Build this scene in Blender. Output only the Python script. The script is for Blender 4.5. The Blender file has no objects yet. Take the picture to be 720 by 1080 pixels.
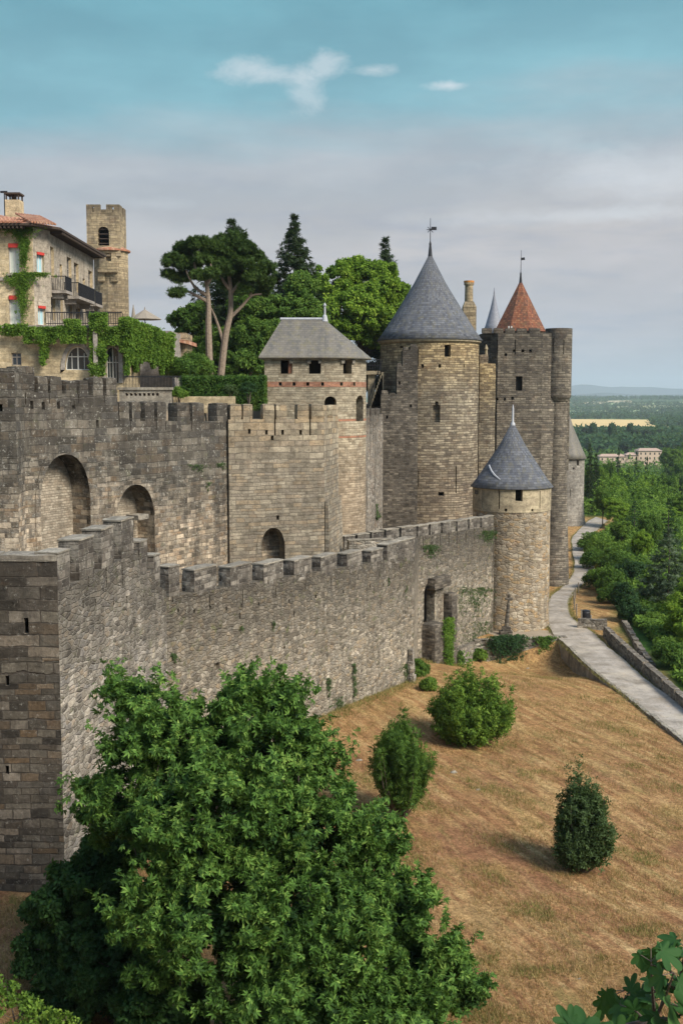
import bpy, bmesh, math, random
import numpy as np
from mathutils import Vector, noise, Matrix
random.seed(7); rng = np.random.default_rng(11)
SC = bpy.context.scene; COL = SC.collection
PI = math.pi; R = math.radians
# ------------------------------------------------------------ measuring frame (eye at the origin, looking along +Y)
FP = 1200.0; PITCH = math.atan(122/FP); cp, sp = math.cos(PITCH), math.sin(PITCH)
def ray(px, py):
    a = (px-360)/FP; b = (py-540)/FP
    return Vector((a, cp-b*sp, -sp-b*cp))
def at(px, py, Y):
    d = ray(px, py); return d*(Y/d.y)
def sm(a, b, x):
    t = min(1, max(0, (x-a)/(b-a))); return t*t*(3-2*t)
def lin(x, xs, ys): return float(np.interp(x, xs, ys))
EY = [0, 45, 60, 75, 90, 100, 113, 132, 150, 179, 200, 260]
EX = [24, 24, 24.5, 25.5, 27, 28, 27.5, 33.5, 37, 46, 50, 58]
def g0(x, y):
    dx, dy = x+9, y-38
    s = dx*.365+dy*.93; t = dx*.93-dy*.365
    z = -17.5-.04*min(max(s, -10), 63)-.07*min(max(t, -3), 18)
    z = z+(-20.25-z)*sm(84, 100, y)
    z += .12*math.sin(x*.35+y*.13)+.1*math.sin(y*.3-x*.2)
    if y < 29: z += (29-y)*.47*sm(29, 20, y)
    d = x-lin(y, EY, EX)
    if d > 0: z -= .36*d*sm(0, 12, d)
    if y > 190: z -= .2*(y-190)*sm(190, 230, y)
    lim = -48 + 1.5*math.sin(x*.004+1)*sm(500, 1500, y)
    if y > 2600: lim += 34*sm(2600, 6200, y)*(1+.12*math.sin(x*.0016)) + 6*math.sin(x*.0022+y*.001)*sm(2600, 4500, y)
    if y > 6600: lim -= 120*sm(6600, 9000, y)
    k = 6.0
    # smooth max(z, lim)
    if z < lim-30: return lim
    h = min(1, max(0, .5+.5*(z-lim)/k)); return lim+(z-lim)*h+k*h*(1-h)
def g(x, y):
    z = g0(x, y)
    if 70 < y < 94: z -= 2.1*math.exp(-((x-13)**2/70+(y-90)**2/60))*sm(93.8, 93.2, y)
    return z
def gp(px, py, f=g, y0=12.0, y1=3000.0):
    d = ray(px, py); d = d/d.y; y = y0; st = .5
    while y < y1:
        if d.z*y < f(d.x*y, y): break
        y += st; st = .5 if y < 250 else 5
    lo, hi = y-st, y
    for _ in range(25):
        m = (lo+hi)/2
        if d.z*m < f(d.x*m, m): hi = m
        else: lo = m
    return Vector((d.x*hi, hi, f(d.x*hi, hi)))
def onseg(a, b, px, py):
    """point of the vertical plane through plan points a,b seen at px,py; returns point, tangent, outward normal (right of a->b)"""
    d = ray(px, py); tx, ty = b[0]-a[0], b[1]-a[1]
    n = (ty, -tx); k = (a[0]*n[0]+a[1]*n[1])/(d.x*n[0]+d.y*n[1])
    L = math.hypot(tx, ty)
    return d*k, Vector((tx/L, ty/L, 0)), Vector((ty/L, -tx/L, 0))
def oncyl(c, r, px, py):
    d = ray(px, py); A = d.x**2+d.y**2; B = -2*(d.x*c[0]+d.y*c[1]); Cc = c[0]**2+c[1]**2-r*r
    k = (-B-math.sqrt(max(0, B*B-4*A*Cc)))/(2*A); P = d*k
    n = Vector((P.x-c[0], P.y-c[1], 0)).normalized()
    return P, Vector((-n.y, n.x, 0)), n
# ------------------------------------------------------------ objects
def tag(o, label=None, cat=None, group=None, kind=None):
    for k, v in (('label', label), ('category', cat), ('group', group), ('kind', kind)):
        if v: o[k] = v
    return o
def worg(o):
    v = Vector((0, 0, 0))
    while o: v = v+o.location; o = o.parent
    return v
def empty(name, loc, label, cat, group=None):
    o = bpy.data.objects.new(name, None); COL.objects.link(o); o.location = loc; o.empty_display_size = .3
    return tag(o, label, cat, group)
def copy_tree(o, parent=None):
    c = o.copy(); COL.objects.link(c); c.parent = parent
    for ch in o.children: copy_tree(ch, c)
    return c
def uvproj(me, org, cyl=None, topf=None, tan=None):
    uv = me.uv_layers.new(name='UVMap'); ut = me.uv_layers.new(name='Top')
    A = np.zeros(len(me.loops)*2); B = np.zeros(len(me.loops)*2)
    vs = me.vertices
    for p in me.polygons:
        n = p.normal; cyl_ok = False
        if abs(n.z) > .9: mode = 0
        else:
            mode = 1
            if cyl:
                c = p.center+org; rx, ry = c.x-cyl[0], c.y-cyl[1]; l = math.hypot(rx, ry) or 1
                h = math.hypot(n.x, n.y) or 1
                if abs((rx*n.x+ry*n.y)/(l*h)) > .9: mode = 2; ac = math.atan2(ry, rx)
            if mode == 1:
                if tan is not None:
                    t = tan if abs(n.x*tan[0]+n.y*tan[1]) < .7*math.hypot(n.x, n.y) else (-tan[1], tan[0])
                else:
                    h = math.hypot(n.x, n.y) or 1; t = (-n.y/h, n.x/h)
        for li in p.loop_indices:
            co = vs[me.loops[li].vertex_index].co; X, Y, Z = co.x+org.x, co.y+org.y, co.z+org.z
            if mode == 0: u, v = co.x, co.y
            elif mode == 1: u, v = co.x*t[0]+co.y*t[1], Z
            else:
                a = math.atan2(Y-cyl[1], X-cyl[0])
                if a-ac > PI: a -= 2*PI
                if a-ac < -PI: a += 2*PI
                u, v = a*cyl[2], Z
            A[2*li] = u+37; A[2*li+1] = v+60
            B[2*li] = (topf(X, Y)-Z) if topf else 50
    uv.data.foreach_set('uv', A); ut.data.foreach_set('uv', B)
class MB:
    def __init__(s): s.v = []; s.f = []; s.m = []; s.cm = 0
    def add(s, vs, fs):
        o = len(s.v); s.v += [tuple(v) for v in vs]; s.f += [tuple(o+i for i in f) for f in fs]; s.m += [s.cm]*len(fs); return s
    def box(s, x0, x1, y0, y1, z0, z1):
        return s.add([(x, y, z) for z in (z0, z1) for y in (y0, y1) for x in (x0, x1)],
                     [(0, 2, 3, 1), (4, 5, 7, 6), (0, 1, 5, 4), (2, 6, 7, 3), (0, 4, 6, 2), (1, 3, 7, 5)])
    def obox(s, c, t, n, w, d, h):
        """box centred on c (z = bottom), width w along t, depth d along n (centred), height h"""
        c = Vector(c); t = Vector(t); n = Vector(n); vs = []
        for z in (0, h):
            for b in (-d/2, d/2):
                for a in (-w/2, w/2): vs.append(c+t*a+n*b+Vector((0, 0, z)))
        return s.add(vs, [(0, 2, 3, 1), (4, 5, 7, 6), (0, 1, 5, 4), (2, 6, 7, 3), (0, 4, 6, 2), (1, 3, 7, 5)])
    def prism(s, poly, z0, z1, poly2=None):
        n = len(poly); q = poly2 or poly
        zz0 = z0 if isinstance(z0, (list, tuple)) else [z0]*n; zz1 = z1 if isinstance(z1, (list, tuple)) else [z1]*n
        vs = [(p[0], p[1], zz0[i]) for i, p in enumerate(poly)]+[(p[0], p[1], zz1[i]) for i, p in enumerate(q)]
        return s.add(vs, [tuple(range(n-1, -1, -1)), tuple(range(n, 2*n))]+[(i, (i+1) % n, n+(i+1) % n, n+i) for i in range(n)])
    def lathe(s, c, prof, seg=48, a0=0, a1=2*PI):
        full = abs(a1-a0-2*PI) < 1e-6; m = seg if full else seg+1; o = len(s.v); vs = []
        for r, z in prof:
            for i in range(m):
                a = a0+(a1-a0)*i/seg; vs.append((c[0]+r*math.cos(a), c[1]+r*math.sin(a), c[2]+z))
        fs = []
        for k in range(len(prof)-1):
            for i in range(seg):
                j = (i+1) % m; fs.append((k*m+i, k*m+j, (k+1)*m+j, (k+1)*m+i))
        if full:
            if prof[0][0] > 1e-3: fs.append(tuple(range(m-1, -1, -1)))
            if prof[-1][0] > 1e-3: fs.append(tuple(range((len(prof)-1)*m, len(prof)*m)))
        return s.add(vs, fs)
    def tube(s, pts, rad, seg=8):
        pts = [Vector(p) for p in pts]; n = len(pts); vs = []; up = Vector((0, 0, 1))
        for i, p in enumerate(pts):
            d = (pts[min(i+1, n-1)]-pts[max(i-1, 0)]).normalized()
            a = d.cross(up if abs(d.z) < .95 else Vector((1, 0, 0))).normalized(); b = d.cross(a)
            r = rad[i] if isinstance(rad, (list, tuple)) else rad
            for k in range(seg):
                t = 2*PI*k/seg; vs.append(p+a*(r*math.cos(t))+b*(r*math.sin(t)))
        fs = [tuple(range(seg)), tuple(range(n*seg-1, (n-1)*seg-1, -1))]
        for i in range(n-1):
            for k in range(seg):
                j = (k+1) % seg; fs.append((i*seg+k, (i+1)*seg+k, (i+1)*seg+j, i*seg+j))
        return s.add(vs, fs)
    def rough(s, c, t, n, w, d, h, amp=.03, step=.3, top_drop=0.0):
        """weathered block: subdivided, rounded and jittered"""
        bm = bmesh.new(); nx, ny, nz = [max(1, int(round(q/step))) for q in (w, d, h)]
        t = Vector(t); n = Vector(n); c = Vector(c); idx = {}
        def gv(i, j, k):
            if (i, j, k) not in idx:
                a, b, z = w*(i/nx-.5), d*(j/ny-.5), h*k/nz
                ex = (i in (0, nx))+(j in (0, ny))+(k in (0, nz))
                P = c+t*a+n*b+Vector((0, 0, z))
                if ex > 1:
                    q = (c+Vector((0, 0, h/2))-P); q.z = -.4 if k == nz else 0
                    P = P+q.normalized()*amp*1.1*(ex-1)
                P = P+noise.noise_vector(P*2.3)*amp+noise.noise_vector(P*7)*amp*.5
                idx[(i, j, k)] = bm.verts.new(P)
            return idx[(i, j, k)]
        for i in range(nx):
            for j in range(ny):
                bm.faces.new((gv(i, j, 0), gv(i, j+1, 0), gv(i+1, j+1, 0), gv(i+1, j, 0)))
                bm.faces.new((gv(i, j, nz), gv(i+1, j, nz), gv(i+1, j+1, nz), gv(i, j+1, nz)))
            for k in range(nz):
                bm.faces.new((gv(i, 0, k), gv(i+1, 0, k), gv(i+1, 0, k+1), gv(i, 0, k+1)))
                bm.faces.new((gv(i, ny, k), gv(i, ny, k+1), gv(i+1, ny, k+1), gv(i+1, ny, k)))
        for j in range(ny):
            for k in range(nz):
                bm.faces.new((gv(0, j, k), gv(0, j, k+1), gv(0, j+1, k+1), gv(0, j+1, k)))
                bm.faces.new((gv(nx, j, k), gv(nx, j+1, k), gv(nx, j+1, k+1), gv(nx, j, k+1)))
        bm.verts.index_update()
        s.add([v.co.copy() for v in bm.verts], [[v.index for v in f.verts] for f in bm.faces]); bm.free(); return s
    def build(s, name, mat, parent=None, cutter=None, cyl=None, topf=None, tan=None, smooth=False, label=None, recalc=True, kind=None):
        org = worg(parent) if parent else Vector((0, 0, 0))
        me = bpy.data.meshes.new(name)
        me.from_pydata([(v[0]-org.x, v[1]-org.y, v[2]-org.z) for v in s.v], [], s.f)
        mats = mat if isinstance(mat, (list, tuple)) else [mat]
        for m in mats: me.materials.append(m)
        if len(mats) > 1: me.polygons.foreach_set('material_index', s.m)
        if recalc:
            bm = bmesh.new(); bm.from_mesh(me); bmesh.ops.recalc_face_normals(bm, faces=bm.faces); bm.to_mesh(me); bm.free()
        o = bpy.data.objects.new(name, me); COL.objects.link(o)
        if cutter and cutter.v:
            cm = bpy.data.meshes.new('c'); cm.from_pydata([(v[0]-org.x, v[1]-org.y, v[2]-org.z) for v in cutter.v], [], cutter.f)
            bm = bmesh.new(); bm.from_mesh(cm); bmesh.ops.recalc_face_normals(bm, faces=bm.faces); bm.to_mesh(cm); bm.free()
            co = bpy.data.objects.new('c', cm); COL.objects.link(co)
            md = o.modifiers.new('b', 'BOOLEAN'); md.operation = 'DIFFERENCE'; md.solver = 'EXACT'; md.object = co; md.use_self = True
            dg = bpy.context.evaluated_depsgraph_get(); dg.update()
            nm = bpy.data.meshes.new_from_object(o.evaluated_get(dg)); o.modifiers.clear(); o.data = nm; nm.name = name
            bpy.data.objects.remove(co); bpy.data.meshes.remove(cm); bpy.data.meshes.remove(me); me = nm
            if len(me.polygons) < 5: print('BOOLEAN FAIL', name)
        uvproj(me, org, cyl, topf, tan)
        if smooth: me.polygons.foreach_set('use_smooth', [True]*len(me.polygons))
        me.update()
        if parent: o.parent = parent
        if label: o['label'] = label
        if kind: o['kind'] = kind
        return o
# ------------------------------------------------------------ material helpers
def newmat(name):
    m = bpy.data.materials.new(name); m.use_nodes = True; nt = m.node_tree; nt.nodes.clear()
    return m, nt
class NT:
    def __init__(s, nt): s.nt = nt
    def n(s, typ, ins=None, **props):
        nd = s.nt.nodes.new('ShaderNode'+typ)
        for k, v in props.items(): setattr(nd, k, v)
        for k, v in (ins or {}).items():
            sock = nd.inputs[k]
            if isinstance(v, bpy.types.NodeSocket): s.nt.links.new(v, sock)
            elif isinstance(v, (tuple, list)) and len(v) == 3 and sock.type == 'RGBA': sock.default_value = (*v, 1)
            else: sock.default_value = v
        return nd
    def math(s, op, a, b=None, c=None, clamp=False):
        ins = {0: a}
        if b is not None: ins[1] = b
        if c is not None: ins[2] = c
        nd = s.n('Math', ins, operation=op); nd.use_clamp = clamp; return nd.outputs[0]
    def noise(s, vec, scale, detail=3, rough=.55, dim='3D'):
        return s.n('TexNoise', {'Vector': vec, 'Scale': scale, 'Detail': detail, 'Roughness': rough}, noise_dimensions=dim).outputs['Fac']
    def noisec(s, vec, scale, detail=2):
        return s.n('TexNoise', {'Vector': vec, 'Scale': scale, 'Detail': detail}).outputs['Color']
    def ramp(s, fac, stops, interp='LINEAR'):
        nd = s.n('ValToRGB', {'Fac': fac}); cr = nd.color_ramp; cr.interpolation = interp
        while len(cr.elements) > 1: cr.elements.remove(cr.elements[0])
        cr.elements[0].position = stops[0][0]; c = stops[0][1]; cr.elements[0].color = (*c, 1) if isinstance(c, tuple) else (c, c, c, 1)
        for p, c in stops[1:]:
            e = cr.elements.new(p); e.color = (*c, 1) if isinstance(c, tuple) else (c, c, c, 1)
        return nd.outputs['Color']
    def mix(s, fac, a, b, blend='MIX'):
        nd = s.n('Mix', data_type='RGBA', blend_type=blend)
        for i, v in ((0, fac), (6, a), (7, b)):
            if isinstance(v, bpy.types.NodeSocket): s.nt.links.new(v, nd.inputs[i])
            elif isinstance(v, (tuple, list)): nd.inputs[i].default_value = (*v, 1)
            else: nd.inputs[i].default_value = v
        return nd.outputs[2]
    def mapr(s, v, a, b, c=0., d=1.):
        nd = s.n('MapRange', {0: v, 1: a, 2: b, 3: c, 4: d}); return nd.outputs[0]
    def vmul(s, v, k):
        return s.n('VectorMath', {0: v, 1: k}, operation='MULTIPLY').outputs[0]
    def vadd(s, a, b):
        return s.n('VectorMath', {0: a, 1: b}, operation='ADD').outputs[0]
    def out(s, col, rough=.9, height=None, dist=.03, strength=1., spec=.2, shader=None, metal=0):
        ins = {'Base Color': col, 'Roughness': rough, 'Specular IOR Level': spec, 'Metallic': metal}
        if height is not None:
            b = s.n('Bump', {'Height': height, 'Distance': dist, 'Strength': strength}); ins['Normal'] = b.outputs[0]
        p = s.n('BsdfPrincipled', ins)
        s.n('OutputMaterial', {'Surface': p.outputs[0]}); return p
def stone(name, pal, bw=.5, bh=.26, ms=.018, mortar=(.3, .27, .22), mortar_amt=.8, rubble=False, big=None, dark=.5, darkcol=(.045, .04, .035),
          top=0, topcol=None, topamt=.8, spots=.25, moss=0, bump=.05, vary=.35, pale=0, palecol=(.42, .39, .33), rust=0, seed=0, grime=None, botcol=None, bot=(0, 0)):
    m, nt = newmat(name); t = NT(nt)
    uv = t.n('UVMap', uv_map='UVMap').outputs[0]; tv = t.n('UVMap', uv_map='Top').outputs[0]
    uv = t.vadd(uv, (seed*13.1, seed*7.7, 0))
    geo = t.n('NewGeometry').outputs['Position']
    sep = t.n('SeparateXYZ', {0: uv}); u0, v0 = sep.outputs[0], sep.outputs[1]
    # courses of unequal height, stones of unequal length
    w1 = t.noise(t.n('CombineXYZ', {0: 3.3, 1: v0}).outputs[0], .9, 2, dim='2D')
    w2 = t.noise(t.vmul(uv, (.35, .5, 0)), 1.0, 2)
    vv = t.math('ADD', v0, t.math('MULTIPLY', t.math('SUBTRACT', w1, .5), bh*2.2))
    vv = t.math('ADD', vv, t.math('MULTIPLY', t.math('SUBTRACT', w2, .5), bh*(1.0 if not rubble else 1.4)))
    c = t.n('CombineXYZ', {0: u0, 1: vv}).outputs[0]
    q_ = bh*(.55 if rubble else .25); j = t.vmul(t.vadd(t.noisec(uv, 5.0), (-.5, -.5, -.5)), (q_, q_, 0)); c = t.vadd(c, j)
    def brick(w, h, sz, off=.5):
        b = t.n('TexBrick', {'Vector': c, 'Color1': (0, 0, 0), 'Color2': (1, 1, 1), 'Mortar': (0, 0, 0), 'Scale': 1.0, 'Mortar Size': sz,
                             'Mortar Smooth': .5, 'Brick Width': w, 'Row Height': h, 'Bias': 0.0}, offset=off, squash=1.45, squash_frequency=3, offset_frequency=2)
        return t.n('SeparateColor', {0: b.outputs[0]}).outputs[0], b.outputs[1]
    if rubble:
        vec = t.vmul(c, (1/bw, 1/bh, 1))
        f1 = t.n('TexVoronoi', {'Vector': vec, 'Scale': 1.0, 'Randomness': 1.0}, voronoi_dimensions='2D', feature='F1')
        rnd = t.n('SeparateColor', {0: f1.outputs['Color']}).outputs[0]
        de = t.n('TexVoronoi', {'Vector': vec, 'Scale': 1.0, 'Randomness': 1.0}, voronoi_dimensions='2D', feature='DISTANCE_TO_EDGE').outputs['Distance']
        mo = t.mapr(de, ms*1.4, ms*4.2, 1, 0)
        dome = t.mapr(de, 0, .16)
    else:
        rnd, mo = brick(bw, bh, ms)
        dome = t.math('SUBTRACT', 1.0, mo)
        if big:
            r2, m2 = brick(big[0], big[1], ms*1.2, .43)
            sel = t.mapr(t.noise(t.vmul(uv, (.12, .3, 0)), 1., 2), .48, .52)
            if len(big) > 2:  # large blocks only in the upper part of the wall
                tx = t.n('SeparateXYZ', {0: tv}).outputs[0]; sel = t.mapr(tx, big[2], big[2]+.2, 1, 0)
            nd = t.n('Mix', {0: sel, 2: rnd, 3: r2}, data_type='FLOAT'); rnd = nd.outputs[0]
            nd = t.n('Mix', {0: sel, 2: mo, 3: m2}, data_type='FLOAT'); mo = nd.outputs[0]
            dome = t.math('SUBTRACT', 1.0, mo)
    k = len(pal); col = t.ramp(rnd, [((i+.5)/k, q) for i, q in enumerate(pal)])
    fine = t.noise(uv, 9, 5, .65); mid = t.noise(uv, 2.2, 3); lar = t.noise(uv, .22, 3)
    grit = t.noise(uv, 38, 3, .7)
    col = t.mix(1, col, t.ramp(fine, [(.25, 1-vary), (.75, 1+vary)]), 'MULTIPLY')
    col = t.mix(1, col, t.ramp(lar, [(.3, .78), (.7, 1.22)]), 'MULTIPLY')
    col = t.mix(1, col, t.ramp(mid, [(.32, .68), (.68, 1.32)]), 'MULTIPLY')
    mcol = t.mix(fine, tuple(q*.6 for q in mortar), tuple(min(1, q*1.3) for q in mortar))
    mk = t.math('MULTIPLY', mo, t.mapr(mid, .3, .6, .35, mortar_amt)); col = t.mix(mk, col, mcol)
    if pale:
        pf = t.math('MULTIPLY', t.mapr(t.noise(t.vmul(uv, (1, .8, 0)), .8, 6, .8), .53, .60), pale); col = t.mix(pf, col, palecol)
    if rust:
        pf = t.math('MULTIPLY', t.mapr(t.noise(t.vadd(uv, (9, 3, 0)), .7, 5, .7), .56, .7), rust); col = t.mix(pf, col, (.30, .15, .07))
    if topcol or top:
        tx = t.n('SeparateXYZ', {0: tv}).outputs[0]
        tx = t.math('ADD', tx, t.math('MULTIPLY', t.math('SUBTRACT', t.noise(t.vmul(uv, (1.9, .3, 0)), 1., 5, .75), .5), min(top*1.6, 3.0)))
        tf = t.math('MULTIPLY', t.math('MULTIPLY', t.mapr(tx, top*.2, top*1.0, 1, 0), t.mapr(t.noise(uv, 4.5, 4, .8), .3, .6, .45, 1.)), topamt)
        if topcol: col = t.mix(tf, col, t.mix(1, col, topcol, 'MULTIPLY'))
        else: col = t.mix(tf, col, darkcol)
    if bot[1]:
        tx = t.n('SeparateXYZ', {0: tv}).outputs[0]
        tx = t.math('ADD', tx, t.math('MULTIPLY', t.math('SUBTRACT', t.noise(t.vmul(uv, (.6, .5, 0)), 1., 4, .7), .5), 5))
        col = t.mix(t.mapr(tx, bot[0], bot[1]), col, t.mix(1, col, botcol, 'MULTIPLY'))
    if dark:
        st = t.noise(t.vmul(uv, (1.1, .16, 0)), 1.0, 5, .7)
        df = t.math('MULTIPLY', t.mapr(st, .46, .60), dark)
        df2 = t.math('MULTIPLY', t.mapr(t.noise(uv, 1.1, 6, .8), .52, .62), dark*.9)
        col = t.mix(t.math('MAXIMUM', df, df2), col, darkcol)
        sp2 = t.math('MULTIPLY', t.mapr(grit, .55, .68), dark*.6); col = t.mix(sp2, col, darkcol)
    if spots:
        v = t.noise(uv, 5, 6, .85); sf = t.math('MULTIPLY', t.mapr(v, .56, .63), t.mapr(t.noise(uv, 1.3, 3), .40, .55))
        col = t.mix(t.math('MULTIPLY', sf, spots), col, (.5, .49, .43))
    if moss:
        mf = t.math('MULTIPLY', t.mapr(t.noise(t.vadd(uv, (5, 1, 0)), 1.4, 5, .7), .58, .68), moss); col = t.mix(mf, col, (.10, .12, .035))
    h = t.math('ADD', t.math('MULTIPLY', dome, .8), t.math('MULTIPLY', rnd, .35))
    h = t.math('ADD', h, t.math('MULTIPLY', fine, .7)); h = t.math('ADD', h, t.math('MULTIPLY', grit, .3))
    t.out(col, .95, h, bump, 1., .1)
    return m
def plain(name, col, rough=.8, var=.15, scale=3., bump=.0, metal=0, spec=.3, coords='Object'):
    m, nt = newmat(name); t = NT(nt)
    v = t.n('TexCoord').outputs[coords]; nz = t.noise(v, scale, 5, .65)
    c = t.mix(nz, tuple(q*(1-var*1.6) for q in col), tuple(min(1, q*(1+var*1.6)) for q in col))
    t.out(c, rough, nz if bump else None, bump or .01, 1, spec, metal=metal); return m
def slate(name, pal, w=.28, h=.16, streak=.4, moss=0, streakcol=(.25, .24, .22), rough=.6, bump=.012, seed=0):
    m, nt = newmat(name); t = NT(nt); uv = t.n('UVMap', uv_map='UVMap').outputs[0]; uv = t.vadd(uv, (seed*5.3, seed*2.1, 0))
    b = t.n('TexBrick', {'Vector': uv, 'Color1': (0, 0, 0), 'Color2': (1, 1, 1), 'Mortar': (0, 0, 0), 'Scale': 1.0, 'Mortar Size': .008,
                         'Mortar Smooth': .3, 'Brick Width': w, 'Row Height': h, 'Bias': 0.0})
    rnd = t.n('SeparateColor', {0: b.outputs[0]}).outputs[0]
    col = t.ramp(rnd, [((i+.5)/len(pal), q) for i, q in enumerate(pal)])
    col = t.mix(t.math('MULTIPLY', b.outputs[1], .6), col, tuple(q*.35 for q in pal[0]))
    st = t.noise(t.vmul(uv, (1.6, .22, 0)), 1.0, 6, .75); col = t.mix(t.math('MULTIPLY', t.mapr(st, .45, .75), streak), col, streakcol)
    fine = t.noise(uv, 7, 5, .7); col = t.mix(1, col, t.ramp(fine, [(.2, .8), (.8, 1.2)]), 'MULTIPLY')
    if moss: col = t.mix(t.math('MULTIPLY', t.mapr(t.noise(uv, 1.7, 6, .75), .5, .66), moss), col, (.16, .14, .06))
    # courses step down like overlapping slates
    sv = t.n('SeparateXYZ', {0: uv}).outputs[1]; saw = t.math('FRACT', t.math('DIVIDE', sv, h)); hh = t.math('ADD', t.math('MULTIPLY', t.math('SUBTRACT', 1., saw), 1.), t.math('MULTIPLY', rnd, .4))
    hh = t.math('ADD', hh, t.math('MULTIPLY', fine, .5))
    t.out(col, rough, hh, bump, 1., .35); return m
def leafmat(name, a, b, c=None, trans=.35, scale=.5, rough=.7):
    """leaf colour varies leaf by leaf and in clumps"""
    m, nt = newmat(name); t = NT(nt)
    geo = t.n('NewGeometry'); rp = geo.outputs['Random Per Island']; pos = t.n('TexCoord').outputs['Object']
    col = t.ramp(t.math('ADD', t.math('MULTIPLY', rp, .6), t.math('MULTIPLY', t.mapr(t.noise(pos, scale, 4, .6), .3, .7), .42)), [(.2, a), (.62, b), (.98, c or b)])
    d = t.n('BsdfPrincipled', {'Base Color': col, 'Roughness': rough, 'Specular IOR Level': .18})
    tr = t.n('BsdfTranslucent', {'Color': t.mix(.5, col, (.25, .4, .05))})
    mx = t.n('MixShader', {0: trans, 1: d.outputs[0], 2: tr.outputs[0]}); t.n('OutputMaterial', {'Surface': mx.outputs[0]})
    return m
# ------------------------------------------------------------ leaves
def _diam(a, L, w, up=.06, x0=0., y0=0., z0=0., droop=0.):
    c, s = math.cos(a), math.sin(a)
    def P(x, y, z): return (x0+x*c-y*s, y0+x*s+y*c, z0+z)
    return [P(0, 0, 0), P(L*.5, w, up), P(L, 0, -droop), P(L*.5, -w, up)]
def templ(kind):
    vs = []; fs = []
    def add(q):
        o = len(vs); vs.extend(q); fs.extend([(o, o+1, o+2), (o, o+2, o+3)])
    if kind == 'oval': add(_diam(0, 1, .27, .07, -.1, droop=.1))
    elif kind == 'spray':
        for i in range(4): add(_diam(i*1.9+.4, .62, .2, .05, .12*i-.2, .1*((i % 2)-.5), .08*i, .15))
    elif kind == 'fig':
        for a, L in ((0, 1), (.75, .85), (-.75, .85), (1.55, .55), (-1.55, .55)): add(_diam(a, L, .15, .04, droop=.22*L))
    elif kind == 'needle':
        for i in range(6): add(_diam(i*1.05+.3*(i % 2), 1, .05, .0, 0, 0, .03*i, -.3+.15*i))
    elif kind == 'twig':
        for i in range(4): add(_diam((i-1.5)*.5, 1-.12*abs(i-1.5), .07, .02, 0, 0, 0, .12))
    elif kind == 'blade':
        vs.extend([(0, -.06, 0), (0, .06, 0), (.35, .25, 1), (0, -.05, 0), (.05, .05, 0), (-.4, -.3, .7)]); fs.extend([(0, 1, 2), (3, 4, 5)])
    return np.array(vs), np.array(fs)
def leaf_mesh(name, C, Nrm, size, kind, bias=.6, jit=.35, upright=False):
    T, Fc = templ(kind); n = len(C); C = np.asarray(C, float); Nrm = np.asarray(Nrm, float)
    if upright:
        a = rng.uniform(0, 2*PI, n); X = np.stack([np.cos(a), np.sin(a), np.zeros(n)], 1); Z = np.stack([rng.normal(0, .15, n), rng.normal(0, .15, n), np.ones(n)], 1)
    else:
        Z = Nrm*bias+rng.normal(0, 1, (n, 3))*(1-bias)*.8
        X = rng.normal(0, 1, (n, 3)); X[:, 2] -= .35
    Z /= np.linalg.norm(Z, axis=1, keepdims=True)+1e-9
    X -= Z*np.sum(X*Z, 1, keepdims=True); X /= np.linalg.norm(X, axis=1, keepdims=True)+1e-9
    Y = np.cross(Z, X); s = size*(1+rng.uniform(-jit, jit, n))
    V = C[:, None, :]+s[:, None, None]*(T[None, :, 0:1]*X[:, None, :]+T[None, :, 1:2]*Y[:, None, :]+T[None, :, 2:3]*Z[:, None, :])
    k = len(T); Fa = (Fc[None]+(np.arange(n)*k)[:, None, None]).reshape(-1, 3)
    me = bpy.data.meshes.new(name); me.vertices.add(n*k); me.vertices.foreach_set('co', V.reshape(-1).astype(np.float32))
    nf = len(Fa); me.loops.add(nf*3); me.loops.foreach_set('vertex_index', Fa.reshape(-1).astype(np.int32))
    me.polygons.add(nf); me.polygons.foreach_set('loop_start', np.arange(0, nf*3, 3, dtype=np.int32)); me.polygons.foreach_set('loop_total', np.full(nf, 3, dtype=np.int32))
    me.update(calc_edges=True); return me
def leaves(name, C, Nrm, size, kind, mat, parent=None, bias=.6, jit=.35, upright=False):
    org = worg(parent) if parent else Vector((0, 0, 0))
    me = leaf_mesh(name, np.asarray(C)-np.array(org), Nrm, size, kind, bias, jit, upright)
    me.materials.append(mat); o = bpy.data.objects.new(name, me); COL.objects.link(o)
    if parent: o.parent = parent
    return o
def sph(n):
    v = rng.normal(0, 1, (n, 3)); return v/np.linalg.norm(v, axis=1, keepdims=True)
def crown_pts(blobs, nsub, subr, nleaf, flat=.8, shell=.55, minz=None, low=-.5, stray=.07, sout=1.16, rv=(.65, 1.35)):
    """blobs = [(cx,cy,cz,rx,ry,rz)]; clumps on and in each ellipsoid, leaves through each clump"""
    S = []; vol = np.array([b[3]*b[4]*b[5] for b in blobs])**(2/3); vol = vol/vol.sum()
    for b, w in zip(blobs, vol):
        m = max(3, int(round(nsub*w))); d = sph(m*2); d = d[d[:, 2] > low][:m]; m = len(d)
        r = rng.uniform(shell, 1.0, (m, 1))**.6
        r = np.where(rng.uniform(0, 1, (m, 1)) < stray, r*rng.uniform(1.05, sout+.08, (m, 1))+.03, r)
        c = np.array(b[:3])+d*r*(np.array(b[3:])-subr*.5)
        S.append(np.concatenate([c, d, rng.uniform(rv[0], rv[1], (m, 1))*subr], 1))
    S = np.concatenate(S); k = max(1, nleaf//len(S)); q = sph(k*len(S)); rr = rng.uniform(.25, 1., (len(q), 1))**.5
    Q = np.repeat(S, k, 0); off = q*rr*Q[:, 6:7]; off[:, 2] *= flat
    C = Q[:, :3]+off; N = q*.8+Q[:, 3:6]*.6; N[:, 2] += .5; N /= np.linalg.norm(N, axis=1, keepdims=True)
    return C, N, S
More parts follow.
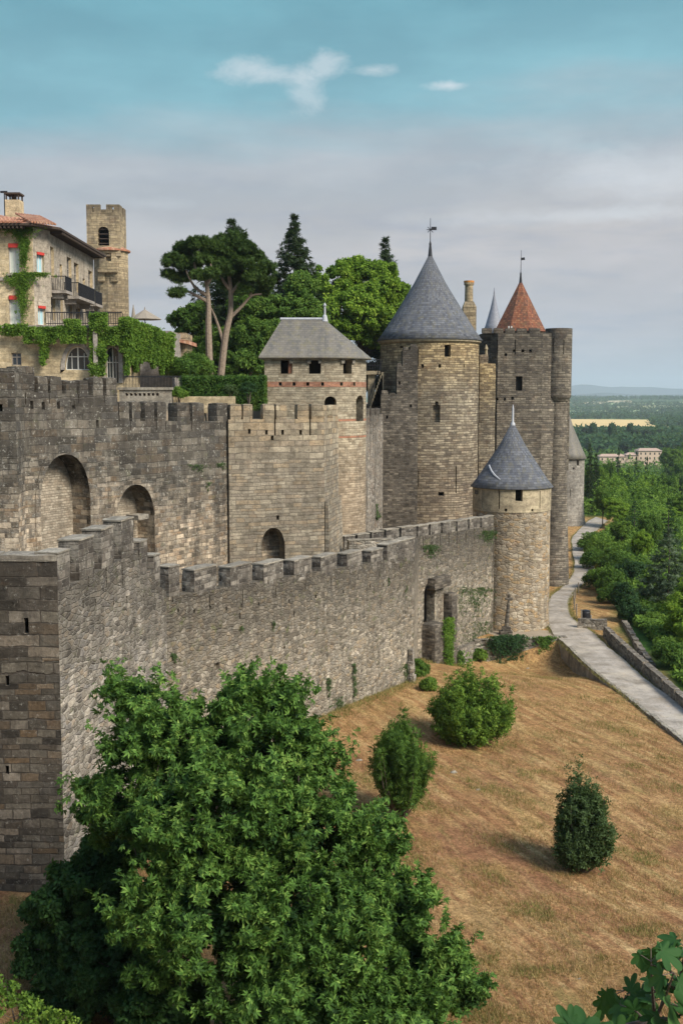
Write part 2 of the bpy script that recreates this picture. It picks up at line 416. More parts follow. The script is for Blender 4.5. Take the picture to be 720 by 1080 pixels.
# ============================================================ materials
S_DARK = [(.052, .047, .038), (.10, .09, .072), (.155, .14, .112), (.23, .205, .165), (.115, .088, .06), (.085, .08, .07)]
S_MID_ = [(.12, .103, .085), (.19, .163, .13), (.25, .215, .168), (.16, .14, .115), (.30, .26, .205)]
S_TAN_ = [(.24, .195, .135), (.32, .265, .185), (.37, .315, .23), (.27, .23, .17), (.20, .165, .12)]
S_RUB = [(.10, .088, .072), (.21, .187, .15), (.31, .28, .23), (.145, .128, .10), (.44, .40, .335), (.28, .225, .16), (.20, .185, .165)]
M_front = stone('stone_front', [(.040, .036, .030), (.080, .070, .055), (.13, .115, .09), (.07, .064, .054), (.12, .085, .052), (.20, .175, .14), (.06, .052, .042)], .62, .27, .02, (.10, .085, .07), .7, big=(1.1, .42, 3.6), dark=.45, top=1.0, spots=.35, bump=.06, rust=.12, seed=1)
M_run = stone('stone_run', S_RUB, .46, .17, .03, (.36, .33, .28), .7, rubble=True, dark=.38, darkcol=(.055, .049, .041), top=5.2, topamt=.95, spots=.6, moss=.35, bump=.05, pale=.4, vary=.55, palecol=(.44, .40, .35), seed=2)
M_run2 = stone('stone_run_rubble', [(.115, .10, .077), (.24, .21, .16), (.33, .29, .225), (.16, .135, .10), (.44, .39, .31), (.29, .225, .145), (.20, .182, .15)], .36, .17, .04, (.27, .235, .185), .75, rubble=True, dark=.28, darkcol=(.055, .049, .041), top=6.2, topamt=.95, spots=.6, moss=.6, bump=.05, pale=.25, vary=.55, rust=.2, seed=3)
M_mer = stone('stone_merlon', [(.06, .053, .046), (.115, .10, .083), (.17, .15, .125), (.09, .08, .068), (.24, .215, .18)], .5, .24, .022, (.26, .235, .20), .7, dark=.55, spots=.7, moss=.2, bump=.05, pale=.35, seed=21)
M_cap = stone('stone_cap', [(.22, .20, .165), (.30, .275, .225), (.25, .225, .18)], .9, .5, .012, (.2, .18, .15), .4, dark=.35, spots=.4, bump=.03, rust=.18, seed=4)
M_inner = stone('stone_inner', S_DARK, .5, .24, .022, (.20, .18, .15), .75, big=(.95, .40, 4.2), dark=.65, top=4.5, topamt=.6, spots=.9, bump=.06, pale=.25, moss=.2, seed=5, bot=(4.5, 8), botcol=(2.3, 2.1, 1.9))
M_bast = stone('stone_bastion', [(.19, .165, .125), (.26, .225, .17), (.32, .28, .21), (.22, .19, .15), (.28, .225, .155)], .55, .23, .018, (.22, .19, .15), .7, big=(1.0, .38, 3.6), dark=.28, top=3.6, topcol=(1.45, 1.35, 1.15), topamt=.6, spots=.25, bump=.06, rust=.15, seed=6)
M_niche = stone('stone_niche', [(.26, .22, .165), (.36, .31, .24), (.42, .37, .29), (.30, .25, .19)], .3, .14, .02, (.30, .26, .20), .6, dark=.25, spots=.2, bump=.03, rust=.25, seed=7)
M_horse = stone('stone_horseshoe', [(.24, .20, .14), (.33, .285, .205), (.38, .33, .24), (.28, .24, .175)], .4, .17, .014, (.30, .26, .19), .5, dark=.2, spots=.2, bump=.03, rust=.2, seed=8, bot=(5, 9), botcol=(.95, .88, .86))
M_curt = stone('stone_curtain', S_RUB, .35, .2, .05, (.26, .22, .18), .8, rubble=True, dark=.5, top=1.2, topamt=.6, spots=.3, bump=.05, rust=.45, pale=.3, seed=9)
M_step = stone('stone_step', [(.065, .056, .045), (.105, .09, .073), (.145, .125, .10), (.09, .08, .068), (.19, .165, .13)], .42, .2, .022, (.2, .18, .145), .6, dark=.4, top=.8, topamt=.6, spots=.3, bump=.06, seed=10)
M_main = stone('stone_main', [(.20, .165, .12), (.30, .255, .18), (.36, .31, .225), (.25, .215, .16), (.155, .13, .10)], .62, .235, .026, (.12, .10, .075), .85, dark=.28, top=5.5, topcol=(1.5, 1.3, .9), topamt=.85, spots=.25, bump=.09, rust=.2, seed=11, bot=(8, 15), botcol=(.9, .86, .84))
M_rear = stone('stone_rear', [(.15, .128, .10), (.21, .18, .14), (.27, .235, .18), (.19, .165, .13), (.12, .105, .088)], .6, .23, .024, (.11, .095, .075), .8, dark=.38, top=3, topamt=.45, spots=.2, bump=.08, rust=.15, seed=12)
M_small = stone('stone_small_tower', [(.22, .18, .13), (.34, .28, .20), (.43, .37, .28), (.27, .22, .15), (.38, .27, .15)], .48, .24, .035, (.36, .30, .22), .85, rubble=True, dark=.4, top=0, spots=.3, bump=.05, rust=.3, moss=.2, seed=13)
M_band = stone('stone_yellow', [(.34, .285, .19), (.38, .32, .215), (.32, .265, .18)], 1.1, .5, .01, (.3, .25, .17), .3, dark=.18, spots=.1, bump=.02, seed=14)
M_house = stone('stone_house', [(.40, .325, .205), (.47, .385, .25), (.42, .335, .205)], .55, .26, .01, (.36, .30, .22), .5, dark=.12, spots=.05, bump=.015, rust=.15, seed=15)
M_houseg = stone('stone_house_grey', [(.26, .235, .205), (.31, .28, .245), (.28, .25, .22)], .8, .35, .008, (.25, .22, .19), .4, dark=.2, spots=.05, bump=.012, seed=16)
M_church = stone('stone_church', [(.24, .19, .12), (.33, .265, .165), (.39, .31, .19), (.28, .225, .15)], .7, .32, .02, (.17, .14, .10), .6, dark=.4, top=1.6, topamt=.6, spots=.1, bump=.04, rust=.3, seed=17)
M_low = stone('stone_low_wall', S_RUB, .38, .2, .05, (.3, .27, .22), .8, rubble=True, dark=.4, top=.3, topamt=.4, spots=.4, moss=.5, bump=.06, rust=.2, seed=18)
M_far = stone('stone_far_tower', [(.28, .26, .225), (.34, .315, .27), (.24, .22, .19)], .6, .25, .03, (.3, .27, .23), .7, dark=.25, spots=.2, bump=.04, seed=19)
M_brick = stone('brick_red', [(.34, .15, .09), (.42, .20, .12), (.28, .14, .10)], .3, .07, .012, (.33, .27, .2), .8, dark=.2, spots=.05, bump=.01, seed=20)
R_blue = slate('slate_blue', [(.052, .057, .070), (.085, .092, .110), (.066, .072, .088), (.11, .118, .135)], streak=.5, streakcol=(.17, .165, .15), rough=.75, bump=.035, moss=.4, w=.36, h=.2, seed=1)
R_lichen = slate('slate_lichen', [(.10, .094, .084), (.145, .134, .112), (.12, .11, .094)], streak=.6, moss=.55, streakcol=(.23, .20, .155), seed=2)
R_red = slate('tile_red', [(.13, .045, .025), (.19, .066, .033), (.09, .04, .027), (.23, .10, .05)], .22, .22, .5, moss=.3, streakcol=(.13, .07, .05), rough=.9, bump=.045, seed=3)
R_pan = slate('tile_pan', [(.30, .12, .07), (.40, .19, .11), (.24, .11, .075), (.45, .26, .17)], .22, .4, .35, moss=.3, streakcol=(.12, .09, .07), rough=.9, bump=.05, seed=4)
M_black = plain('dark_interior', (.012, .011, .010), .95)
M_iron = plain('black_iron', (.025, .026, .03), .5, metal=.4)
M_lead = plain('lead_grey', (.34, .35, .37), .55, .2)
M_red = plain('red_fabric', (.42, .04, .03), .8)
M_shut = plain('pale_shutter', (.52, .56, .50), .6, .06)
M_shutb = plain('blue_shutter', (.30, .47, .52), .6, .06)
M_frame = plain('white_frame', (.55, .55, .52), .6, .05)
M_wood = plain('brown_wood', (.16, .07, .04), .75, .2, 6)
M_eave = plain('eave_wood', (.05, .035, .026), .85, .2, 5)
M_bark = plain('bark', (.10, .08, .062), .95, .35, 6, .05)
M_barkp = plain('bark_pine', (.21, .165, .125), .95, .35, 5, .06)
M_post = plain('grey_wood_post', (.23, .20, .16), .9, .25, 8)
mg, nt = newmat('window_glass'); t = NT(nt); p = t.out((.035, .045, .05), .12, spec=.7)
M_glass = mg
L_fig = leafmat('leaf_fig', (.026, .062, .014), (.078, .17, .028), (.22, .325, .07), .25, .7)
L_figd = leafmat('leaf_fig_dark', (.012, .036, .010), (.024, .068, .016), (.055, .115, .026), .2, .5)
L_near = leafmat('leaf_near', (.014, .05, .012), (.028, .085, .02), (.06, .13, .03), .2, 3)
L_chest = leafmat('leaf_bright', (.06, .125, .012), (.18, .30, .028), (.34, .44, .06), .35, .35)
L_mid = leafmat('leaf_mid', (.034, .078, .014), (.085, .165, .025), (.17, .25, .04), .3, .3)
L_dark = leafmat('leaf_dark', (.014, .042, .014), (.025, .065, .02), (.04, .085, .026), .2, .3)
L_blue = leafmat('leaf_blue_cedar', (.03, .055, .028), (.085, .125, .07), (.22, .27, .17), .15, .3)
L_con = leafmat('leaf_conifer', (.012, .026, .010), (.024, .045, .016), (.042, .065, .022), .1, .3)
L_pine = leafmat('leaf_pine', (.02, .045, .010), (.045, .085, .016), (.09, .14, .025), .15, .3)
L_ivy = leafmat('leaf_ivy', (.04, .09, .012), (.10, .19, .02), (.19, .28, .04), .3, .6)
L_olive = leafmat('leaf_olive', (.03, .055, .018), (.05, .085, .028), (.075, .115, .04), .2, .6)
L_bush = leafmat('leaf_bush', (.045, .095, .014), (.115, .205, .026), (.22, .31, .045), .3, .6)
L_yel = leafmat('leaf_yellow', (.25, .22, .03), (.42, .36, .04), (.5, .42, .06), .3, 1)
L_hedge = leafmat('leaf_hedge', (.02, .06, .012), (.06, .13, .02), (.13, .19, .035), .2, .8)
# ============================================================ world, sun, camera
W = bpy.data.worlds.new('World'); SC.world = W; W.use_nodes = True; W.node_tree.nodes.clear(); t = NT(W.node_tree)
SUN_EL, SUN_AZ = R(40), math.atan2(-.62, .78)     # azimuth of the sun from +X, counter-clockwise
sky = t.n('TexSky', sky_type='NISHITA'); sky.sun_disc = False; sky.sun_elevation = SUN_EL
sky.sun_rotation = PI/2-SUN_AZ; sky.air_density = 1.2; sky.dust_density = 1.4; sky.ozone_density = 2.0
gen = t.n('TexCoord').outputs['Generated']; sz = t.n('SeparateXYZ', {0: gen}).outputs[2]
sx = t.n('SeparateXYZ', {0: gen}).outputs[0]
BG1 = t.n('Background', {'Color': sky.outputs[0], 'Strength': .14})
# thin high overcast: teal above, mauve grey towards the horizon, broken by soft streaks
nz = t.noise(t.vmul(gen, (2.2, 2.2, 14)), 1.6, 6, .6); nz2 = t.noise(t.vmul(gen, (3, 3, 9)), 2.6, 5, .55)
el = t.math('ADD', sz, t.math('MULTIPLY', t.math('SUBTRACT', nz, .5), .09))
el = t.math('ADD', el, t.math('MULTIPLY', sx, -.05))
cc = t.ramp(el, [(0.0, (.27, .29, .33)), (.04, (.30, .30, .335)), (.12, (.325, .315, .325)), (.19, (.275, .305, .34)), (.25, (.14, .295, .355)), (.33, (.09, .235, .295)), (.55, (.16, .32, .44)), (1., (.35, .45, .6))])
cc = t.mix(t.mapr(nz2, .40, .68), cc, t.mix(1, cc, (1.24, 1.21, 1.18), 'MULTIPLY'))
dk = t.math('MULTIPLY', t.mapr(t.noise(t.vmul(gen, (3, 3, 22)), 2.3, 5, .6), .52, .68), t.mapr(sz, .22, .12)); cc = t.mix(t.math('MULTIPLY', dk, .5), cc, (.22, .25, .32))
# a few small white clouds
def cloud(px, py, wx, wy, amt):
    d = ray(px, py).normalized(); v = t.n('VectorMath', {0: gen, 1: tuple(d)}, operation='SUBTRACT').outputs[0]
    v = t.vmul(v, (1/wx, .6, 1/wy)); l = t.n('VectorMath', {0: v}, operation='LENGTH').outputs['Value']
    wv = t.vadd(gen, t.vmul(t.vadd(t.noisec(gen, 18, 4), (-.5, -.5, -.5)), (.05, .05, .03))); nn = t.noise(t.vadd(t.vmul(wv, (1, 1, 2.2)), (px, 0, 0)), 17, 9, .72)
    return t.math('MULTIPLY', t.mapr(t.math('SUBTRACT', t.math('MULTIPLY', nn, 2.4), l), .42, 1.15), amt)
for a in ((262, 72, .040, .014, .5), (300, 80, .045, .012, .42), (338, 70, .028, .015, .5), (322, 96, .020, .030, .4), (392, 74, .026, .007, .45), (474, 90, .026, .006, .75), (640, 175, .12, .03, .2), (690, 190, .09, .03, .3), (560, 230, .2, .012, .25), (660, 225, .1, .01, .35), (160, 215, .05, .008, .2)):
    cc = t.mix(cloud(*a), cc, (.52, .55, .58))
BG2 = t.n('Background', {'Color': cc, 'Strength': .76})
MX = t.n('MixShader', {0: t.mapr(sz, .34, .62, 1., .35), 1: BG1.outputs[0], 2: BG2.outputs[0]}); t.n('OutputWorld', {'Surface': MX.outputs[0]})
sun = bpy.data.lights.new('sun', 'SUN'); sun.energy = 3.1; sun.angle = R(22); sun.color = (1, .91, .78)
so = bpy.data.objects.new('sun', sun); COL.objects.link(so)
sd = Vector((math.cos(SUN_EL)*math.cos(SUN_AZ), math.cos(SUN_EL)*math.sin(SUN_AZ), math.sin(SUN_EL)))
so.rotation_euler = (-sd).to_track_quat('-Z', 'Y').to_euler()
cam = bpy.data.cameras.new('camera'); co = bpy.data.objects.new('camera', cam); COL.objects.link(co); SC.camera = co
cam.sensor_fit = 'VERTICAL'; cam.sensor_height = 36; cam.lens = 40; cam.clip_end = 60000; cam.clip_start = .3
co.rotation_euler = (PI/2-PITCH, 0, 0)
SC.view_settings.view_transform = 'Standard'; SC.view_settings.look = 'None'; SC.view_settings.gamma = 1; SC.view_settings.exposure = .98
SC.render.engine = 'CYCLES'; SC.cycles.max_bounces = 6; SC.cycles.volume_bounces = 1; SC.cycles.transparent_max_bounces = 8
# ============================================================ ground
ys = [3]
while ys[-1] < 200: ys.append(ys[-1]+max(.55, ys[-1]*.011))
while ys[-1] < 25000: ys.append(ys[-1]*1.035)
ys = [-60, -30, -12, -4]+ys; us = np.linspace(-1, 1, 131); us = np.sign(us)*np.abs(us)**1.15
V = []; Z = []
for y in ys:
    hw = 46+max(0, y)*.75
    for u in us:
        x = u*hw; V.append((x, y, g(x, y)))
nx = len(us); Fc = [(j*nx+i, j*nx+i+1, (j+1)*nx+i+1, (j+1)*nx+i) for j in range(len(ys)-1) for i in range(nx-1)]
me = bpy.data.meshes.new('ground'); me.from_pydata(V, [], Fc); me.polygons.foreach_set('use_smooth', [True]*len(Fc))
GB = sorted([(p.y, p.x) for p in (gp(*q, f=g0) for q in ((735, 758), (690, 716), (657, 686), (643, 667), (652, 650), (642, 632), (622, 618), (624, 611), (634, 598), (621, 586), (620, 573), (634, 560), (648, 549), (652, 546)))])
GYs = [0]+[q[0] for q in GB]; GXs = [GB[0][1]]+[q[1] for q in GB]
ca = me.color_attributes.new('zone', 'FLOAT_COLOR', 'POINT'); cd = []
for x, y, z in V:
    e = x-lin(y, GYs, GXs); e += 1.*noise.noise(Vector((x*.25, y*.25, 0)))
    f = max(sm(.0, 1.6, e), sm(186, 196, y)); far = sm(420, 700, y); cd += [f, far, 0, 1]
ca.data.foreach_set('color', cd)
m, nt = newmat('ground_dry_grass'); t = NT(nt); geo = t.n('NewGeometry').outputs['Position']
zc = t.n('SeparateColor', {0: t.n('VertexColor', layer_name='zone').outputs[0]}); 
rot = t.n('VectorRotate', {'Vector': geo, 'Angle': R(68)}, rotation_type='Z_AXIS').outputs[0]
st = t.noise(t.vmul(rot, (.35, 1.8, .3)), 1.0, 6, .72); st2 = t.noise(t.vmul(rot, (.12, .5, .2)), 1.0, 5, .7); fine = t.noise(geo, 9, 5, .8); md = t.noise(geo, .33, 4, .6)
dry = t.ramp(st, [(.30, (.13, .068, .04)), (.42, (.29, .155, .08)), (.52, (.41, .25, .125)), (.66, (.54, .40, .21))])
dry = t.mix(t.math('MULTIPLY', t.mapr(st2, .50, .62), .8), dry, (.27, .145, .085)); dry = t.mix(t.math('MULTIPLY', t.mapr(t.noise(t.vmul(rot, (.25, .9, .3)), .5, 6, .75), .52, .62), .6), dry, (.50, .37, .18)); dry = t.mix(t.math('MULTIPLY', t.mapr(md, .55, .7), .5), dry, (.40, .29, .12))
sep = t.n('SeparateXYZ', {0: geo})
upz = t.mapr(sep.outputs[1], 45, 92); dry = t.mix(t.math('MULTIPLY', upz, .35), dry, (.42, .29, .115))
gr = t.math('MULTIPLY', t.mapr(t.noise(t.vmul(rot, (.5, 1.5, .5)), .8, 6, .8), .53, .64), .6); dry = t.mix(gr, dry, (.21, .20, .075))
dry = t.mix(t.math('MULTIPLY', t.mapr(t.noise(t.vmul(rot, (.3, 2.4, .3)), .9, 5, .7), .6, .72), .5), dry, (.085, .05, .035))
dry = t.mix(1, dry, t.ramp(fine, [(.35, .5), (.65, 1.3)]), 'MULTIPLY')
dry = t.mix(.5, dry, t.mix(1, dry, (1.08, .98, .84), 'MULTIPLY'))
dry = t.mix(1, dry, t.ramp(t.noise(geo, 2.6, 5, .8), [(.36, .62), (.62, 1.15)]), 'MULTIPLY')
und = t.ramp(t.noise(geo, .6, 5, .7), [(.3, (.025, .06, .014)), (.55, (.05, .11, .022)), (.75, (.11, .15, .04))])
v = t.n('TexVoronoi', {'Vector': t.vmul(geo, (1/330, 1/620, 0)), 'Scale': 1.0}, voronoi_dimensions='2D').outputs['Color']
fld = t.ramp(t.n('SeparateColor', {0: v}).outputs[1], [(.0, (.05, .085, .03)), (.25, (.10, .15, .05)), (.42, (.05, .09, .035)), (.55, (.33, .26, .13)), (.63, (.12, .17, .06)), (.78, (.22, .22, .10)), (.88, (.06, .10, .04))], 'CONSTANT')
fld = t.mix(t.mapr(t.noise(geo, .006, 5, .7), .5, .62), fld, (.045, .075, .03))
c = t.mix(zc.outputs[0], dry, und); c = t.mix(zc.outputs[1], c, fld)
hh = t.math('ADD', t.math('ADD', fine, t.math('MULTIPLY', st, 1.2)), t.math('MULTIPLY', t.noise(geo, 30, 3, .7), .5))
t.out(c, 1., hh, .10, 1., .05); me.materials.append(m)
tag_ = bpy.data.objects.new('ground', me); COL.objects.link(tag_); tag(tag_, kind='structure')
# tan corn field and the paler strips on the far slope (flat sheets on the terrain)
def sheet(name, poly_px, mat, lift=1.5, nu=14, nv=3):
    """poly_px: (upper-left, upper-right, lower-right, lower-left) corners on the terrain"""
    P = [gp(*q, y0=300, y1=9000) for q in poly_px]; mb = MB(); vs = []
    for j in range(nv+1):
        for i in range(nu+1):
            a = P[0].lerp(P[1], i/nu); b = P[3].lerp(P[2], i/nu); q = a.lerp(b, j/nv); w = 18*noise.noise(Vector((i*.7, j*3., nu)))
            y = q.y+w*(1 if j in (0, nv) else 0); vs.append((q.x, y, g(q.x, y)+lift))
    fs = [(j*(nu+1)+i, j*(nu+1)+i+1, (j+1)*(nu+1)+i+1, (j+1)*(nu+1)+i) for j in range(nv) for i in range(nu)]
    mb.add(vs, fs); o = mb.build(name, mat, recalc=False); tag(o, kind='structure'); return o
M_corn = plain('ripe_field', (.55, .40, .17), .95, .08, .01); M_corn2 = plain('mown_field', (.42, .35, .22), .95, .1, .01); M_vine = plain('vineyard', (.16, .22, .08), .95, .2, .02)
sheet('wheat_field', [(560, 442.5), (690, 443.5), (706, 451.5), (560, 451)], M_corn)
sheet('mown_field', [(600, 427.5), (668, 425.5), (664, 422.8), (628, 423.2)][::-1], M_corn2)
sheet('vineyard_strip', [(600, 429.8), (690, 429.4), (700, 431.2), (600, 432)], M_vine)
M_pg = plain('pale_green_field', (.26, .33, .15), .95, .12, .01)
sheet('pale_field', [(600, 433.2), (720, 432.2), (724, 434.0), (600, 435.0)], M_pg)
sheet('pale_field', [(640, 425.5), (724, 424.6), (724, 426.4), (640, 427.2)], M_pg)
sheet('green_field', [(600, 436.5), (700, 436.0), (716, 438.6), (600, 439)], M_pg)
sheet('meadow_strip', [(650, 428.5), (730, 427.5), (730, 431), (650, 431.5)], plain('pale_meadow', (.27, .27, .12), .95, .1, .01))
# blue hills beyond the plain
mb = MB(); n = 150
for k, (D, base, hs, px0) in enumerate(((14500, 411.0, 6, 0), (10500, 416.0, 3.6, 3))):
    xs = np.linspace(-.55*D, .75*D, n); vs = []
    for x in xs:
        px = 360+x/D*1200
        top = 418-((418-base)+hs*noise.fractal(Vector((px*.012+px0, k*7, 0)), 1., 2., 5)+(4.5*math.exp(-((px-632)/45)**2) if k == 0 else 0))
        h = at(360, top, D).z
        vs += [(x, D-1500, -130), (x, D, h), (x, D+2500, -130)]
    mb.add(vs, [(3*i+j, 3*i+3+j, 3*i+4+j, 3*i+1+j) for i in range(n-1) for j in range(2)])
o = mb.build('hills', plain('far_hills', (.03, .05, .05), 1, .2, .002), smooth=True); tag(o, kind='structure')
# lists (between the walls) and town ground
M_earth = plain('trodden_earth', (.26, .21, .15), 1, .2, 1.5, .03)
o = MB().prism([(-40, 40.5), (-11.5, 40.5), (-9.5, 50), (-1.5, 66), (2.8, 76), (3.5, 86), (9, 96), (9.5, 112), (-5, 112), (-40, 100)], -19, -13.6).build('lists_ground', M_earth); tag(o, kind='structure')
o = MB().prism([(-60, 60), (-17.5, 60), (-9, 74), (-9, 87), (0, 87), (2, 112), (14, 140), (14, 175), (-60, 175)], -14, -.9).build('town_ground', M_earth); tag(o, kind='structure')
# ============================================================ road
RL = [(760, 815), (717, 780), (672, 746), (627, 711), (600, 686), (579, 664), (577, 645), (580, 630), (591, 621), (603, 607), (605, 592), (602, 570), (607, 563), (618, 551), (628, 546)]
RR = [(760, 788), (728, 757), (684, 721), (645, 688), (625, 668), (607, 656), (600, 645), (600, 634), (606, 624), (621, 610), (627, 599), (615, 580), (616, 570), (632, 557), (642, 550)]
def spline(P, k=7):
    out = []; n = len(P)
    for i in range(n-1):
        p0, p1, p2, p3 = P[max(i-1, 0)], P[i], P[i+1], P[min(i+2, n-1)]
        for j in range(k):
            s = j/k; out.append(.5*((2*p1)+(p2-p0)*s+(2*p0-5*p1+4*p2-p3)*s*s+(3*p1-p0-3*p2+p3)*s**3))
    return out+[P[-1]]
LL = spline([gp(*q, f=g0) for q in RL]); RRr = spline([gp(*q, f=g0) for q in RR])
mb = MB(); vs = []; NW = 6
for a, b in zip(LL, RRr):
    w = .18*noise.noise(a*.5); row = []
    for i in range(NW+1):
        q = a.lerp(b, i/NW); e = w if i in (0, NW) else 0; row.append((q.x+e, q.y, max(g0(q.x, q.y), a.z*.5+b.z*.5)+.10-.04*abs(i/NW-.5)))
    l, r_ = row[0], row[-1]
    vs += [(l[0]-.05, l[1], l[2]-2.6)]+row+[(r_[0]+.4, r_[1], r_[2]-2.2)]
k = NW+3; mb.add(vs, [(j*k+i, j*k+i+1, (j+1)*k+i+1, (j+1)*k+i) for j in range(len(LL)-1) for i in range(k-1)])
m, nt = newmat('road_surface'); t = NT(nt); geo = t.n('NewGeometry').outputs['Position']
c = t.ramp(t.noise(geo, .5, 6, .75), [(.36, (.19, .165, .13)), (.5, (.28, .25, .21)), (.62, (.36, .325, .28))])
c = t.mix(t.math('MULTIPLY', t.mapr(t.noise(geo, 1.9, 6, .8), .53, .64), .6), c, (.17, .155, .135)); c = t.mix(t.math('MULTIPLY', t.mapr(t.noise(geo, .9, 4, .8), .58, .68), .5), c, (.36, .27, .17))
c = t.mix(1, c, t.ramp(t.noise(geo, 22, 4, .8), [(.3, .8), (.7, 1.2)]), 'MULTIPLY')
c = t.mix(t.math('MULTIPLY', t.mapr(t.noise(geo, .35, 5, .7), .52, .62), .5), c, (.42, .37, .29))
t.out(c, .95, t.noise(geo, 12, 4, .8), .02, 1, .1)
o = mb.build('road', m); tag(o, kind='structure')
# ============================================================ wall helpers
def shell(mb, pts, zt, zb, th):
    """wall body: pts along the outer face (outside to the right), zt tops, thickness inward"""
    n = len(pts); inn = []
    for i in range(n):
        ds = []
        if i > 0: ds.append(Vector((pts[i][0]-pts[i-1][0], pts[i][1]-pts[i-1][1], 0)).normalized())
        if i < n-1: ds.append(Vector((pts[i+1][0]-pts[i][0], pts[i+1][1]-pts[i][1], 0)).normalized())
        ns = [Vector((-d.y, d.x, 0)) for d in ds]; m = sum(ns, Vector()).normalized(); k = th/max(.4, m.dot(ns[0]))
        inn.append((pts[i][0]+m.x*k, pts[i][1]+m.y*k))
    zbl = zb if isinstance(zb, list) else [zb]*n
    vs = []
    for i in range(n): vs += [(pts[i][0], pts[i][1], zbl[i]), (pts[i][0], pts[i][1], zt[i]), (inn[i][0], inn[i][1], zt[i]), (inn[i][0], inn[i][1], zbl[i])]
    fs = [(0, 1, 2, 3), (4*n-4, 4*n-1, 4*n-2, 4*n-3)]
    for i in range(n-1):
        for j in range(4): fs.append((4*i+j, 4*i+4+j, 4*i+4+(j+1) % 4, 4*i+(j+1) % 4))
    mb.add(vs, fs)
def merlon(parent, a, b, p0, p1, py, h, th, mat, capmat=None, cut=.0, capz=.08, slit=False, amp=.03, over=.05, zt=None):
    """merlon on the wall a->b between image columns p0,p1 with its top seen at py"""
    P0, T, N = onseg(a, b, p0, py); P1, _, _ = onseg(a, b, p1, py); c = (P0+P1)/2
    if zt is not None: c.z = zt
    w = (P1-P0).length; top = c.z; c2 = c-N*(th/2)
    m = MB().rough(Vector((c2.x, c2.y, top-h-(0 if capmat is None else capz))), T, N, w, th, h, amp, .28)
    o = m.build('merlon', mat, parent, tan=(T.x, T.y), topf=lambda x, y: top+.1, smooth=False)
    if capmat:
        MB().rough(Vector((c2.x, c2.y, top-capz)), T, N, w+over, th+over, capz, .02, .35).build('coping', capmat, o, tan=(T.x, T.y))
    return o
def holecut(cut, P, T, N, w, h, d=.6):
    """box cutter centred on the face point P (P at mid height)"""
    c = Vector((P.x, P.y, P.z-h/2)); cut.obox(c, T, N, w, d*2, h)
def archpoly(w, h, pointed=.25, k=7):
    """outline (u,v) of an arched opening w wide, h tall"""
    spring = h-w*(.5+pointed); R_ = w*(.5+pointed*1.4); pts = [(-w/2, 0), (w/2, 0), (w/2, spring)]
    for i in range(1, k):
        s = i/k; pts.append((w/2*math.cos(s*PI/2)**(.9), spring+(h-spring)*math.sin(s*PI/2)**(1-.25*pointed)))
    pts.append((0, h)); pts += [(-u, v) for u, v in pts[3:-1][::-1]]; pts.append((-w/2, spring)); return pts
def archcut(mb, P, T, N, w, h, d, d2=.6, pointed=.25):
    pl = archpoly(w, h, pointed); n = len(pl); vs = []
    for dd in (d2, -d): vs += [P+T*u+N*dd+Vector((0, 0, v)) for u, v in pl]
    mb.add(vs, [tuple(range(n)), tuple(range(2*n-1, n-1, -1))]+[(i, n+i, n+(i+1) % n, (i+1) % n) for i in range(n)])
def archring(mb, P, T, N, w, h, t_, proud=.04, pointed=.25):
    """voussoir ring round an arch"""
    a = archpoly(w, h, pointed); b = archpoly(w+2*t_, h+t_, pointed); n = len(a); vs = []
    for dd in (-.25, proud):
        for pl in (a, b): vs += [P+T*u+N*dd+Vector((0, 0, v)) for u, v in pl]
    fs = []
    for i in range(1, n):
        j = (i+1) % n
        fs += [(2*n+i, 2*n+j, 3*n+j, 3*n+i), (n+i, n+j, 3*n+j, 3*n+i), (i, j, 2*n+j, 2*n+i), (i, j, n+j, n+i)]
    mb.add(vs, fs)
def xy(v): return (v.x, v.y)
# ============================================================ OUTER CURTAIN WALL
P1 = at(60, 583, 38); P2 = at(175, 597, 50); P3 = at(437, 570, 76)
a0, a1, a2, a3 = (-34., 38.0), xy(P1), xy(P2), xy(P3); a4 = xy(at(441, 560, 84.5)); a5 = xy(at(521, 545, 96.8))
OW = empty('curtain_wall', (a1[0], a1[1], -17), 'outer rampart of grey rubble running from the dark square corner to the grey-roofed round turret', 'wall', 'rampart walls')
def lp(a, b, s): return (a[0]+(b[0]-a[0])*s, a[1]+(b[1]-a[1])*s)
def topz(x, y):
    return lin(y, [38, 46.6, 47, 48.7, 49.0, 50.2, 52, 76], [-5.2, -4.95, -5.95, -6.1, -6.9, -7.3, -7.75, -9.45])
SILL = .95
# front return (faces the viewer)
FZ = at(30, 585, 38).z
cut = MB()
for px, py, w, h in ((28, 660, .16, .55), (8, 718, .12, .35), (8, 812, .12, .3)):
    P, T, N = onseg(a0, a1, px, py); holecut(cut, P, T, N, w, h)
mb = MB(); shell(mb, [a0, a1, (a1[0]-.35, a1[1]+2.6)], [FZ-.22]*3, -24, 1.6)
mb.build('corner_return', M_front, OW, cutter=cut, topf=lambda x, y: FZ)
for i, (q0, q1) in enumerate(((-250, -160), (-158, -60), (-57, -2), (-1, 60.5))):
    P0, T, N = onseg(a0, a1, q0, 585); Q, _, _ = onseg(a0, a1, q1, 585); c = (P0+Q)/2-N*.5; c.z = FZ-.22
    MB().rough(c, T, N, (Q-P0).length+.02, 1.12, .22, .03, .4).build('coping', M_cap, OW, tan=(T.x, T.y))
